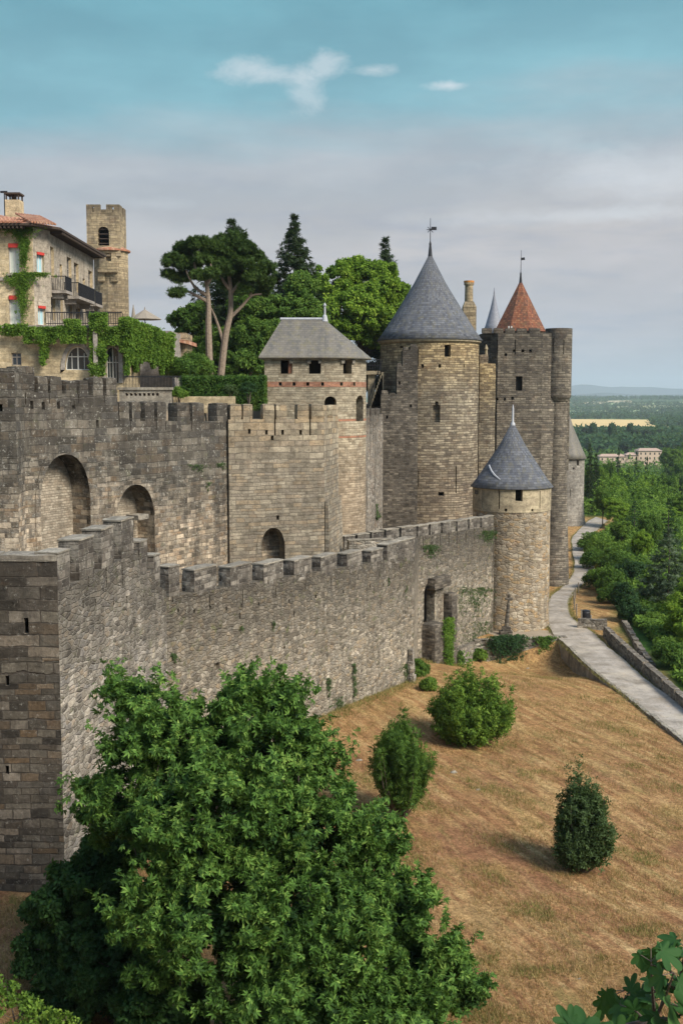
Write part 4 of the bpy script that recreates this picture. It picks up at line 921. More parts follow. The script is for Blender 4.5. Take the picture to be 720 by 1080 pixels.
def ring_band(name, za_, zb_, off, mat):
    f2 = [(hx0-.0, HY-off)]+[(hcx+(hr+off)*math.cos(a), HY+hr+(hr+off)*math.sin(a)) for a in np.linspace(-PI/2, PI/2, 25)]+[(hx0, HY+2*hr+off)]
    cu = MB()
    for px in (295.5, 310, 324.5, 340, 360, 373.5): P, T, N = hpt(px, 405); holecut(cu, P, T, N, .22, .26, .4)
    P, T, N = hpt(379.7, 444); archcut(cu, P, T, N, 1.02, at(348, 417, HY+1.5).z-at(348, 444, HY+1.5).z+.02, .8, pointed=.0)
    P, T, N = hpt(348.5, 445); archcut(cu, P, T, N, .87, at(348, 418, HY).z-P.z+.02, .8, pointed=.0)
    MB().prism(f2, za_, zb_).build(name, mat, HT, cutter=cu, cyl=(*hc, hr), topf=lambda x, y: ez)
for ya, yb in ((408, 402.5), (444.5, 442), (462, 460)): ring_band('brick_band', at(330, ya, HY).z, at(330, yb, HY).z, .012, M_brick)
ov = .38; eave = [(hx0-ov, HY-ov)]+[(hcx+(hr+ov)*math.cos(a), HY+hr+(hr+ov)*math.sin(a)) for a in np.linspace(-PI/2, PI/2, 25)]+[(hx0-ov, HY+2*hr+ov)]
rz = at(342, 337, HY+hr).z; rx0 = at(297, 337, HY+hr).x; A = (rx0, HY+hr, rz); B = (hcx, HY+hr, rz)
n = len(eave); vs = [(x, y, ez-.02) for x, y in eave]+[(x, y, ez+.08) for x, y in eave]+[(rx0, HY+hr, rz), (hcx, HY+hr, rz)]
fs = [tuple(range(n-1, -1, -1))]+[(i, (i+1) % n, n+(i+1) % n, n+i) for i in range(n)]
fs += [(n, n+1, 2*n+1, 2*n)]+[(n+i, n+i+1, 2*n+1) for i in range(1, n-2)]+[(n+n-2, n+n-1, 2*n, 2*n+1), (2*n-1, n, 2*n)]
rf = MB().add(vs, fs).build('roof', R_lichen, HT, cyl=(*hc, hr))
MB().tube([(rx0-.1, HY+hr, rz+.03), (hcx+.1, HY+hr, rz+.03)], .11, 8).build('ridge_cap', M_lead, rf)
MB().lathe((hcx, HY+hr, rz), [(.24, -.15), (.16, .25), (.08, .35), (.07, .9), (.13, 1.0), (.03, 1.2)], 12).build('finial', M_lead, rf)
# ============================================================ low walls by the road
def poly_wall(name, pix, h, th, mat, label, cat, f=g0, zoff=0., group=None, cap=True, drop=1.2, step=.35):
    P = [gp(*q, f=f) for q in pix]; root = empty(name, P[0], label, cat, group)
    P = spline(P, 4) if len(P) > 2 else P
    for a, b in zip(P, P[1:]):
        T = Vector((b.x-a.x, b.y-a.y, 0)); L = T.length; T.normalize(); N = Vector((T.y, -T.x, 0)); k = max(1, int(L/3))
        for i in range(k):
            c = a.lerp(b, (i+.5)/k); hh = h+(random.random()-.5)*.05
            MB().rough(Vector((c.x, c.y, c.z-drop+zoff)), T, N, L/k+.03, th, hh+drop, .045, step).build('wall_section', mat, root, tan=(T.x, T.y), topf=lambda x, y, q=c.z+hh+zoff: q)
    return root
poly_wall('parapet_wall', [(608, 662.5), (640, 664.5)], .95, .45, M_low, 'short low rubble wall crossing the end of the paved path terrace', 'low wall', group='low walls along the path')
poly_wall('parapet_wall', [(638, 671), (657, 690), (690, 720), (735, 762)], .95, .5, M_low, 'long low rubble parapet on the outer side of the near path', 'low wall', group='low walls along the path')
poly_wall('kerb_wall', [(600, 684), (627, 710), (672, 745), (735, 795)], .22, .3, M_cap, 'narrow stone kerb dividing the dry slope from the near path', 'kerb', drop=1.9)
# curved wall on the drop beyond
P = [Vector((at(px, 660, D).x, D, at(px, py, D).z)) for px, py, D in ((657, 653, 101), (661, 658, 98), (671, 675, 93), (682, 690, 89), (690, 701, 86))]
root = empty('curved_wall', P[0], 'curving pale-topped low wall on the wooded drop beyond the path parapet', 'low wall', 'low walls along the path')
P = spline(P, 3)
for a, b in zip(P, P[1:]):
    T = Vector((b.x-a.x, b.y-a.y, 0)); L = T.length; T.normalize(); N = Vector((T.y, -T.x, 0)); c = (a+b)/2
    MB().rough(Vector((c.x, c.y, c.z-5)), T, N, L+.05, .5, 5, .05, .4).build('wall_section', M_low, root, tan=(T.x, T.y), topf=lambda x, y, q=c.z: q)
# retaining wall and terrace at the foot of the small tower
tzr = at(540, 672, 94.3).z; pa = xy(at(478, 680, 88.5)); pb = xy(at(500, 680, 92.6)); pc = xy(at(598, 680, 94.0))
RT2 = empty('retaining_wall', (*pb, -22), 'low overgrown retaining wall under the terrace of the small round tower', 'low wall')
mb = MB(); shell(mb, [pa, pb, pc, (pc[0]+.1, pc[1]+2)], [tzr]*4, -25, .6); mb.build('wall_body', M_low, RT2, topf=lambda x, y: tzr+.1)
for i in range(12):
    a = lp(pb, pc, i/12); b = lp(pb, pc, (i+1)/12); T = Vector((b[0]-a[0], b[1]-a[1], 0)); L = T.length; T.normalize(); N = Vector((T.y, -T.x, 0))
    MB().rough(Vector(((a[0]+b[0])/2, (a[1]+b[1])/2, tzr))-N*.28, T, N, L*.99, .66, .14, .03, .25).build('coping', M_low, RT2, tan=(T.x, T.y))
o = MB().prism([(pa[0]-1.2, pa[1]+1), (pb[0], pb[1]+.58), (pc[0], pc[1]+.58), (pc[0]+.4, pc[1]+4), (ct[0]+4, ct[1]+5), (ct[0]-2, ct[1]+2)], -24, tzr-.02).build('tower_terrace', M_earth); tag(o, kind='structure')
# stone cross
q = at(533, 668, 95.6); CR = empty('stone_cross', (q.x, q.y, tzr), 'weathered grey stone cross on a stepped base at the foot of the small round tower', 'cross')
m_ = MB().rough((q.x, q.y, tzr-.05), (1, 0, 0), (0, -1, 0), 1.15, .9, .35, .03, .3).rough((q.x+.05, q.y, tzr+.28), (1, 0, 0), (0, -1, 0), .75, .6, .4, .03, .3); m_.build('base', M_step, CR, tan=(1, 0))
m_ = MB().tube([(q.x+.05, q.y, tzr+.6), (q.x+.2, q.y, tzr+2.75)], [.2, .13], 8); m_.build('shaft', M_step, CR)
m_ = MB().rough((q.x+.22, q.y, tzr+2.6), (1, 0, 0), (0, -1, 0), .22, .2, .95, .03, .12).rough((q.x+.22, q.y, tzr+2.95), (1, 0, 0), (0, -1, 0), .7, .18, .22, .03, .12); m_.build('cross_head', M_step, CR, tan=(1, 0))
q = gp(617, 655, g0); BN = empty('litter_bin', (q.x, q.y, q.z), 'dark round bin beside the short low wall at the path', 'bin')
MB().lathe((q.x, q.y, q.z), [(.36, 0), (.42, .1), (.42, .8), (.36, .9)], 20).build('bin_body', M_iron, BN); MB().lathe((q.x, q.y, q.z), [(.40, .9), (.40, .97), (.1, 1.05)], 20).build('lid', M_iron, BN)
# ============================================================ the vine-covered house
HG = -.9
h0, h1, h2, h3 = (-36, 84.5), xy(at(36, 300, 84.5)), xy(at(53, 300, 86.2)), None
hx = h2[0]; h3 = (hx, 101.5); HO = empty('town_house', (hx-5, 90, HG), 'yellow stone house with red tiled hip roof, vines, red blinds and black balconies', 'house')
ez = at(53, 243, 86.2).z; foot = [h0, h1, h2, h3, (-36, 101.5)]
cut = MB(); WIN = []
def window(sg, px0, px1, py0, py1, kind='shut', depth=.35, blind=False, arch=False, par=None):
    pm = (px0+px1)/2; Pa, T, N = onseg(*sg, px0, (py0+py1)/2); Pb, _, _ = onseg(*sg, px1, (py0+py1)/2); w = (Pb-Pa).length
    Pc = onseg(*sg, pm, py1)[0]; h = onseg(*sg, pm, py0)[0].z-Pc.z
    if arch: archcut(arch[0], Pc, T, N, w, h, depth, pointed=arch[1])
    else: holecut(cut, Pc+Vector((0, 0, h/2)), T, N, w, h, depth)
    WIN.append((Pc, T, N, w, h, kind, depth, blind, arch, par))
def fit_windows(root):
    for Pc, T, N, w, h, kind, depth, blind, arch, par in WIN:
        q = par or root; mat = {'shut': M_shut, 'blue': M_shutb, 'glass': M_glass}[kind]; B = Pc-N*(depth*.62)
        f = MB(); k = .07
        if arch:
            pl = archpoly(w, h, arch[1]); f.tube([B+T*u*.97+Vector((0, 0, v*.985)) for u, v in pl]+[B+T*pl[0][0]*.97], .05, 5)
            f.obox(B, T, N, .08, .08, h*.98); f.obox(B+Vector((0, 0, h*.55)), T, N, w*.95, .06, .06); 
            for s_ in (-.5, .5): f.obox(B+T*(s_*w*.5), T, N, .04, .05, h*.72)
        else:
            for s_ in (-1, 1): f.obox(B+T*s_*(w/2-k/2), T, N, k, .08, h)
            f.obox(B, T, N, .06, .07, h); f.obox(B, T, N, w, .08, k); f.obox(B+Vector((0, 0, h-k)), T, N, w, .085, k)
            if kind == 'glass': f.obox(B+Vector((0, 0, h*.62)), T, N, w, .075, .08)
        fo = f.build('window', M_frame if kind != 'glass' or arch else M_houseg, q)
        g_ = MB()
        if arch:
            n = len(pl); vs = [B-N*.03+T*u+Vector((0, 0, v)) for u, v in pl]+[B-N*.06+T*u+Vector((0, 0, v)) for u, v in pl]
            g_.add(vs, [tuple(range(n)), tuple(range(2*n-1, n-1, -1))]+[(i, n+i, n+(i+1) % n, (i+1) % n) for i in range(n)])
        else: g_.obox(B-N*.03, T, N, w*.98, .03, h)
        g_.build('pane', mat, fo)
        if blind: MB().obox(B+N*.16+Vector((0, 0, h*.86)), T, N, w*.98, .25, h*.13).build('red_blind', M_red, fo)
        if not arch and kind != 'glass':
            MB().obox(Pc+N*.06-Vector((0, 0, .14)), T, N, w+.3, .3, .14).build('sill', M_houseg, fo)
    WIN.clear()
s0 = (h0, h1); s1 = (h1, h2); s2 = (h2, h3)
window(s0, 10, 21, 256.5, 289, blind=True); window(s0, 10.5, 22, 311.5, 343, blind=True)
window(s1, 39.5, 47, 266, 287.5, 'blue', blind=True); window(s1, 41, 48.5, 322.5, 343, 'blue', blind=True)
for a, b, y0, y1 in ((54, 57.6, 261, 293), (63.6, 66, 279, 294), (71.5, 76, 272, 304), (79, 83.5, 278, 308), (87.8, 90, 294, 306), (94, 98, 286, 312), (54.5, 59, 314, 338), (64.5, 67, 314, 338), (73, 77, 322, 341), (81, 85, 325, 341)):
    window(s2, a, b, y0, y1, 'glass', .4)
wo = MB().prism(foot, HG, ez).build('wall', [M_house], HO, cutter=cut)
wo.data.materials.append(stone('stone_house_shaded', [(.30, .26, .205), (.36, .315, .25), (.32, .275, .215)], .8, .36, .008, (.28, .24, .19), .4, dark=.25, spots=.05, bump=.012, seed=26))  # greyer copy of the house stone; the side's shade is put into it
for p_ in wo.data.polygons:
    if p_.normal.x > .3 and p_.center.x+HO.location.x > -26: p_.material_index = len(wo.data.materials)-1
fit_windows(HO)
T = Vector((h2[0]-h1[0], h2[1]-h1[1], 0)).normalized(); 
# chamfer and side carry their shade as a greyer stone colour
cut = MB()
# roof
ov = 1.0; ev = [(-37, 84.5-ov), (h1[0]+.2, h1[1]-ov), (h2[0]+ov, h2[1]-.5), (hx+ov, 102.3), (-37, 102.3)]
rr = [(-37, 90.5), (-28.2, 90.5), (-27.6, 90.9), (-27.6, 97), (-37, 97)]; rzz = at(0, 223, 90.5).z
rf = MB().prism(ev, ez-.02, ez+.14).build('eave', M_eave, HO)
rf = MB().prism(ev, ez+.142, rzz, rr).build('roof', R_pan, HO)
m_ = MB()
for i in range(44):
    x = -36+i*.3
    if x < h1[0]+.3: m_.tube([(x, 84.5-ov-.12, ez+.2), (x, 87.2, ez+.2+.46*(rzz-ez)*.93)], .085, 6)
for i in range(9):
    p = Vector((h1[0]+.3+i*.17, h1[1]-ov-.1+i*.15, ez+.2)); m_.tube([p, p+Vector((-1.6, 1.6, .85))], .085, 6)
m_.build('eave_tiles', R_pan, rf)
m_ = MB()
for i in range(44): x = -36+i*.3; m_.box(x, x+.14, 84.5-ov+.05, 84.5, ez-.2, ez-.03)
m_.build('rafter_ends', M_eave, HO); m_ = MB()
for i in range(34): y = 86.6+i*.45; m_.box(hx, hx+ov-.05, y, y+.2, ez-.22, ez-.03)
m_.build('rafter_ends', M_eave, HO)
c = at(15, 222, 90.2); ch = MB().box(c.x-.62, c.x+.5, 90, 91.2, rzz-1.2, at(15, 210.5, 90).z).build('chimney', M_house, HO)
z = at(15, 210.5, 90).z; m_ = MB()
for dx in (-.58, .36): 
    for dy in (.02, 1.06): m_.box(c.x+dx, c.x+dx+.1, 90+dy, 90.12+dy, z, z+.42)
m_.box(c.x-.68, c.x+.56, 89.95, 91.25, z+.42, z+.55); m_.box(c.x-.2, c.x+.05, 90.3, 90.9, z, z+.42); m_.build('chimney_cap', M_eave, ch)
m_ = MB().tube([(c.x-.8, 90.5, rzz-.6), (c.x-.8, 90.5, at(8, 200, 90).z)], .045, 5); m_.box(c.x-1.1, c.x-.55, 90.47, 90.53, at(8, 201, 90).z-.1, at(8, 201, 90).z+.06); m_.build('flue_pipe', M_iron, HO)
# balconies
def balcony(y0, y1, zf, out=1.1):
    b = MB().box(hx, hx+out, y0, y1, zf-.22, zf).build('balcony', M_houseg, HO)
    for y in (y0+.3, y1-.4): MB().box(hx, hx+out*.7, y, y+.22, zf-.6, zf-.22).build('bracket', M_houseg, b)
    m_ = MB(); n = int((y1-y0)/.13)
    for i in range(n+1): y = y0+.04+(y1-y0-.08)*i/n; m_.box(hx+out-.06, hx+out-.03, y, y+.03, zf, zf+1.0)
    for i in range(8): x = hx+.05+(out-.1)*i/8; m_.box(x, x+.03, y0+.03, y0+.06, zf, zf+1.)
    m_.box(hx+out-.08, hx+out-.02, y0, y1, zf+1.0, zf+1.06); m_.box(hx, hx+out, y0, y0+.07, zf+1.0, zf+1.06); m_.box(hx+out-.075, hx+out-.055, y0, y1, zf+.05, zf+.95)
    m_.build('railing', M_iron, b)
zf = at(60, 305, 87).z; balcony(86.6, 88.6, zf-.1); balcony(90.4, 96.2, at(80, 318, 92).z+.3, 1.2); balcony(97.6, 100.2, at(97, 324, 98).z+.3, 1.0)
# string course
MB().obox(Vector((h0[0]/2+h1[0]/2, 84.42, at(20, 296, 84.5).z)), (1, 0, 0), (0, -1, 0), h1[0]-h0[0], .16, .22).build('string_course', M_houseg, HO)
# ground-floor wing with gothic window (in front)
LY = 80.; xw = at(137, 370, LY).x; TZ = at(60, 346, LY).z
WG = empty('garden_wing', (-22, 82, HG), 'pale single-storey wing with pointed window and arched glass door under hanging vines', 'house')
s4 = ((-36., LY), (xw, LY)); cutw = MB(); cut = cutw
window(s4, 12.5, 23, 372, 385.5, 'glass', .3); window(s4, 69, 95, 365.5, 390, 'glass', .45, arch=(cutw, .42)); window(s4, 112.5, 125.5, 365, 404, 'glass', .45, arch=(cutw, .0))
MB().prism([(-36, LY), (xw, LY), (xw, 84), (hx+3, 84.4), (-36, 84.4)], HG, TZ).build('wall', M_house, WG, cutter=cutw)
fit_windows(WG)
MB().box(-36, xw+.15, LY-.15, 84, TZ, TZ+.18).build('cornice', M_houseg, WG)
for px, w0_, w1_, ph in ((82, 26, 24.5, .42), (119, 13, 39, .0)):
    P, T, N = onseg(*s4, px, 390 if px < 100 else 404); mb = MB(); archring(mb, P, T, N, w0_*LY/1200, w1_*LY/1200, .3, .06, ph); mb.build('arch_ring', M_houseg, WG)
m_ = MB(); xr0, xr1 = at(48, 340, LY).x, at(129, 340, LY).x; n = int((xr1-xr0)/.16)
for i in range(n+1): x = xr0+(xr1-xr0)*i/n; m_.box(x, x+.035, LY+.1, LY+.135, TZ+.2, TZ+1.05)
m_.box(xr0, xr1, LY+.08, LY+.15, TZ+1.05, TZ+1.12); m_.box(xr0, xr1, LY+.09, LY+.14, TZ+.3, TZ+.35); m_.build('railing', M_iron, WG)
m_ = MB().box(at(99.5, 400, 79.4).x, at(104, 400, 79.4).x, 79.3, 79.7, HG, at(100, 345, 79.4).z); m_.build('vine_pillar', M_houseg, WG)
# outbuilding roof and closed parasols to the right of the wing
xa, xb = at(150, 350, 92).x, at(196, 350, 92).x
OB = empty('tiled_outbuilding', (xa, 92, HG), 'low outbuilding with pan-tile roof behind the hanging vines', 'shed')
MB().box(xa, xb, 92, 96, HG, at(150, 351, 92).z).build('wall', M_church, OB)
z0, z1 = at(150, 351, 91.4).z, at(150, 337, 96).z
MB().prism([(xa-.3, 91.3), (xb+.3, 91.3), (xb+.3, 96.5), (xa-.3, 96.5)], [z0, z0-.9, z0-.9, z0], [z1-1.4, z0-.6, z0-.6, z1-.5]).build('roof', R_pan, OB)
for k, px in enumerate((141, 153)):
    c = at(px, 335, 88); Pz = at(px, 324 if k == 0 else 326.5, 88).z
    o = empty('parasol', (c.x, 88, TZ-.5), ('narrow folded pale parasol tip above the vines, beside the wider parasol', 'open grey parasol above the hanging vines on the terrace')[k], 'parasol')
    MB().lathe((c.x, 88, 0), [((.25, 1.3)[k], Pz-(1.2, .75)[k]), (.05, Pz), (.02, Pz+.2)], 10).build('canopy', M_post, o); MB().tube([(c.x, 88, at(150, 349, 87).z), (c.x, 88, Pz-.3)], .04, 6).build('pole', M_iron, o)
# ============================================================ church tower
CY = 150; z0 = at(110, 330, CY).z-8
CT = empty('church_tower', (at(112, 300, CY).x, CY, z0), 'tall battlemented bell tower of brown stone behind the house balconies', 'tower')
x0, x1 = at(91.5, 240, CY).x, at(126.5, 240, CY).x; zl, zt_ = at(110, 262, CY).z, at(110, 226, CY).z; cut = MB(); sgc = ((x0, CY), (x1, CY))
P, T, N = onseg(*sgc, 109.5, 259); archcut(cut, P, T, N, 1.45, at(110, 239, CY).z-P.z, 1.4, pointed=0)
MB().box(x0, x1, CY, CY+4.4, zl-1, zt_).build('belfry', M_church, CT, cutter=cut, topf=lambda x, y: zt_+1.2)
m_ = MB()
for i in range(4): m_.obox(P-N*.4+Vector((0, 0, .25+i*.6)), T, N, 1.4, .35, .12)
m_.build('louvre', M_eave, CT); MB().obox(P-N*1.3, T, N, 1.6, .06, 2.6).build('dark_opening', M_black, CT)
w = x1-x0
for i, (u0, u1) in enumerate(((0, .42), (.60, 1.0))):
    cu = MB(); xm = x0+w*(u0+u1)/2; cu.box(xm-.12, xm+.12, CY-1, CY+1, zt_+.25, zt_+.95)
    MB().box(x0+w*u0, x0+w*u1, CY, CY+.5, zt_, zt_+1.25).build('battlement', M_church, CT, cutter=cu, topf=lambda x, y: zt_+1.2)
    MB().box(x0+w*u0, x0+w*u1, CY+3.9, CY+4.4, zt_, zt_+1.25).build('battlement', M_church, CT, topf=lambda x, y: zt_+1.2)
    for xx in (x0, x1-.5): MB().box(xx, xx+.5, CY+(.52 if i == 0 else 2.7), CY+(1.9 if i == 0 else 3.88), zt_, zt_+1.25).build('battlement', M_church, CT, topf=lambda x, y: zt_+1.2)
cxc, rc = at(114.5, 300, CY).x, 2.25; cyc = CY+2.0; cut = MB(); zc = at(110, 264, CY).z
lo = [(cxc+rc*math.cos(a), cyc+rc*math.sin(a)) for a in np.linspace(0, 2*PI, 12, endpoint=False)]
P, T, N = oncyl((cxc, cyc), rc*.97, 114.5, 271); holecut(cut, P, T, N, .7, 1.1, .6)
MB().prism(lo, z0, zc).build('stair_turret', M_church, CT, cutter=cut, topf=lambda x, y: 9+zc)
MB().lathe((cxc, cyc, 0), [(rc+.3, zc), (rc+.32, zc+.18), (rc-.9, zc+.75)], 28).build('tile_ring', R_pan, CT, cyl=(cxc, cyc, rc))
for px in (107.5, 121):
    P, T, N = oncyl((cxc, cyc), rc, px, 286); m_ = MB(); q = Vector((P.x, P.y, 0))
    m_.prism([(q.x-.45, q.y-.3), (q.x+.45, q.y-.3), (q.x+.45, q.y+.6), (q.x-.45, q.y+.6)], at(px, 297, CY).z, at(px, 286, CY).z, None); m_.build('corbel', M_church, CT)
P, T, N = oncyl((cxc, cyc), rc, 114.5, 290); MB().rough(Vector((P.x, P.y-.15, at(114, 288, CY).z)), T, N, 2.6, .9, .45, .04, .3).build('corbel_shelf', M_church, CT)
# ============================================================ terrace parapet, hedges
TP = empty('terrace_parapet', (*xy(at(160, 410, 74)), HG), 'pale stone garden parapet with a row of small red openings, left of the clipped hedge', 'low wall')
xA, xB = at(126, 410, 73).x, at(180, 410, 73).x; zT = at(150, 408.5, 73).z; cut = MB()
for i in range(8): px = 134+i*4.6; c = at(px, 416, 73); holecut(cut, c, Vector((1, 0, 0)), Vector((0, -1, 0)), .17, .17, .5)
MB().box(xA, xB, 73, 73.5, HG-.2, zT-.16).build('wall', M_cap, TP, cutter=cut); MB().box(xA-.1, xB+.1, 72.9, 73.6, zT-.16, zT).build('coping', M_cap, TP)
MB().box(at(132, 416, 73).x, at(170, 416, 73).x, 73.3, 73.32, zT-.85, zT-.4).build('tile_backing', M_brick, TP)
MB().box(at(180, 410, 74).x, at(246, 410, 74).x, 75, 75.5, HG-.2, at(200, 418, 75).z).build('wall_end', M_house, TP)
def boxleaf(x0, x1, y0, y1, z0, z1, n, bump=.12):
    u = rng.uniform(0, 1, (n, 3)); f = rng.integers(0, 5, n); p = np.stack([x0+(x1-x0)*u[:, 0], y0+(y1-y0)*u[:, 1], z0+(z1-z0)*u[:, 2]], 1); N = np.zeros((n, 3))
    for i, (ax, v, s) in enumerate(((0, x0, -1), (0, x1, 1), (1, y0, -1), (2, z1, 1), (1, y0, -1))):
        k = f == i; p[k, ax] = v-s*np.abs(rng.normal(0, bump, k.sum())); N[k, ax] = s
    p += rng.normal(0, bump*.4, p.shape); return p, N
def hedge(px0, px1, py0, D, dep, label, mat=L_hedge, n=9000, z0=None, s=.14, name='hedge'):
    x0, x1 = at(px0, py0, D).x, at(px1, py0, D).x; z1 = at(px0, py0, D).z; z0 = HG if z0 is None else z0
    r = empty(name, ((x0+x1)/2, D, z0), label, 'hedge'); C, N = boxleaf(x0, x1, D, D+dep, z0, z1, n); leaves('foliage', C, N, s, 'spray', mat, r, .5)
    MB().box(x0+.2, x1-.2, D+.2, D+dep-.2, z0, z1-.22).build('branches', plain('hedge_core', (.02, .035, .012), 1), r)
hedge(190, 279, 397, 78.5, 2.2, 'long clipped box hedge left of the hipped-roof tower')
def dome(px, py, D, rpx, rpz, label, mat, n=3500, s=.16, name='shrub', cat='shrub', base=None, kind='spray', flat=.9, trunk=True, nsub=26, group=None):
    c = at(px, py, D); rx = rpx*D/1200; rz = rpz*D/1200; z0 = base if base is not None else g(c.x, c.y)
    r = empty(name, (c.x, D, z0), label, cat, group)
    C, N, S = crown_pts([(c.x, D, c.z, rx, rx, rz)], nsub, rx*.34, n, flat); k = C[:, 2] > z0-.1; leaves('foliage', C[k], N[k], s, kind, mat, r, .5)
    if trunk:
        m_ = MB()
        for i in range(5): m_.tube([(c.x+random.uniform(-.08, .08), D+random.uniform(-.08, .08), z0-.15), (c.x+random.uniform(-.4, .4)*rx, D+random.uniform(-.4, .4)*rx, c.z)], [.05*max(1, rx/1.5), .02], 6)
        m_.build('stems', M_bark, r)
    return r
dome(200, 388, 86, 24, 14, 'rounded clipped dark shrub mound behind the long hedge', L_mid, 5000, .2, base=HG)
dome(188, 415, 74, 9, 7, 'small round bush beside the pale garden parapet', L_bush, 1200, .12, base=HG)
dome(243, 412, 76.5, 8, 6, 'reddish flowering bush before the long clipped hedge', L_olive, 900, .12, base=HG)
dome(262, 410, 77, 9, 7, 'dark little bush at the right end of the long hedge', L_dark, 900, .12, base=HG)
dome(385, 542, 92, 14, 15, 'straggly dark bush growing at the wall foot right of the square bastion', L_olive, 1600, .22, base=-13)
# ============================================================ climbing plants
def climb(label, spots, D, mat, n, s=.2, name='climbing_vine', dep=.35, seg_=None, par=None, base=None, cat='climbing vine'):
    """spots: (px0,px1,py0,py1,weight) patches on the vertical plane at depth D (or seg_), hanging slightly ragged"""
    C = []; N = []
    for px0, px1, py0, py1, w in spots:
        k = int(n*w)
        for _ in range(k):
            px = random.uniform(px0, px1); v = random.random(); py = py0+(py1-py0)*v
            if abs(px1-px0) < 45 and 'curtain' not in label:
                px = random.gauss((px0+px1)/2, (px1-px0)*.33); v = min(1, abs(random.gauss(.15, .42))); py = py0+(py1-py0)*v; px += 2.2*noise.noise(Vector((py*.12, px0, 1)))
            e = abs(px-(px0+px1)/2)/(abs(px1-px0)/2+1e-6)
            if random.random() < min(1, e)*v*.9+max(0, 1.1*noise.noise(Vector((px*.13, py*.11, 3)))) : continue
            if seg_: P, T, Nn = onseg(*seg_, px, py); 
            else: P = at(px, py, D); Nn = Vector((0, -1, 0))
            b = dep*(.5+.7*noise.noise(Vector((px*.09, py*.06, 9)))+.3*random.random()); C.append(tuple(P+Nn*max(.03, b))); N.append(tuple(Nn+Vector((0, 0, .35))))
    c = C[0]; r = empty(name, (c[0], c[1]-.0, base if base is not None else min(q[2] for q in C)), label, cat)
    leaves('leaves', C, N, s, 'spray', mat, r, .55)
    return r
r = climb('long curtain of bright green vine draping over the arched wing and pergola', [(0, 30, 343, 354, .05), (26, 62, 346, 362, .14), (44, 52, 352, 385, .04), (60, 92, 345, 362, .14), (70, 86, 338, 352, .05), (96, 114, 331, 396, .3), (112, 132, 346, 364, .1), (128, 140, 336, 372, .12)], 79.8, L_ivy, 17000, .2, dep=.6, base=HG)
r2 = []
C = []; N = []
for i in range(11):
    px = 134+i*4.6; D = 79.6+i*.55; top = 336+i*1.7+random.uniform(-2, 2); bot = 396-i*.6+random.uniform(-22, 5)
    for _ in range(1500):
        v = random.random()**.9; py = top+(bot-top)*v; w = 4.6*(1-.6*v); P = at(px+random.gauss(0, w*.5), py, D+random.uniform(-.4, .5)); C.append(tuple(P)); N.append((.4, -.8, .4))
r = empty('hanging_vine', (C[0][0], 80, HG), 'curtain of bright vine strands hanging from the pergola right of the glass door', 'climbing vine'); leaves('leaves', C, N, .2, 'spray', L_ivy, r, .45)
MB().box(at(139, 350, 87).x, at(181, 350, 87).x, 86.8, 92, HG, at(150, 349, 87).z).build('terrace_wall', M_houseg, WG)
climb('vine climbing the yellow house front between the red-blind windows', [(8, 34, 240, 254, .2), (22, 30, 250, 300, .22), (12, 40, 288, 302, .18), (19, 29, 300, 346, .22), (28, 52, 288, 293, .06), (8, 24, 293, 304, .1)], 84.4, L_ivy, 4200, .15, dep=.12, base=HG)
# iron fence by the wing
x0, x1 = at(132, 400, 78).x, at(192, 400, 78).x; m_ = MB()
for i in range(40): x = x0+(x1-x0)*i/39; m_.box(x, x+.03, 77.5, 77.53, HG, at(150, 396, 78).z)
m_.box(x0, x1, 77.49, 77.54, at(150, 398, 78).z, at(150, 397, 78).z); m_.box(x0, x1, 77.49, 77.54, HG+.2, HG+.25); o = m_.build('iron_fence', M_iron); tag(o, 'thin black iron fence below the hanging vine strands', 'fence')
S3b = (pts3[1], pts3[2])
P, T, N = onseg(*S3b, 457.5, 651); q = P+N*1.2; C = []; Nn = []
for _ in range(1700):
    v = random.random(); px = 457.5+random.gauss(0, 2.6*(1-.4*v)); py = 650+v*52; p_, _, _ = onseg(*S3b, px, py); C.append(tuple(p_+N*(1.2+random.random()*.2))); Nn.append(tuple(N+Vector((0, 0, .3))))
r = empty('ivy', (q.x, q.y, -22), 'green ivy strand hanging down the ruined doorway', 'ivy'); leaves('leaves', C, Nn, .2, 'spray', L_ivy, r, .5)
sgr = (pb, pc)
for spots, lab in (([(517, 535, 670, 700, .5), (530, 552, 669, 695, .5)], 'dark ivy clump spilling over the low wall below the stone cross'), ([(565, 581, 671, 688, 1)], 'small separate ivy tuft on the low wall near the path')):
    climb(lab, spots, 0, L_dark if len(spots) == 2 else L_mid, 1500 if len(spots) == 2 else 450, .2, 'ivy', .45, sgr, cat='ivy')
S23 = (a2, a3)
climb('patches of weeds rooted in the foot of the rubble rampart', [(352, 362, 735, 775, .1), (344, 348, 715, 745, .06), (371, 374, 700, 768, .12), (386, 392, 735, 772, .1), (425, 434, 700, 740, .2), (180, 186, 690, 700, .03), (286, 289, 655, 668, .02), (252, 255, 660, 668, .012), (408, 410, 610, 620, .012), (426, 428, 618, 632, .012)], 0, L_olive, 2400, .11, 'wall_weeds', .12, S23, cat='weeds')
climb('mossy plants growing on the pale stretch of wall beside the ruined doorway', [(478, 492, 618, 660, .3), (488, 512, 620, 650, .3), (505, 522, 560, 575, .15), (478, 516, 655, 700, .35), (446, 460, 575, 588, .1)], 0, L_olive, 2600, .16, 'wall_weeds', .12, (pts3[1], pts3[3]), cat='weeds')
climb('thin weeds rooted high on the dark inner rampart', [(200, 215, 490, 498, .25), (228, 238, 488, 496, .2), (217, 221, 508, 518, .12)], 0, L_olive, 420, .11, 'wall_weeds', .1, (b0, b1), cat='weeds')
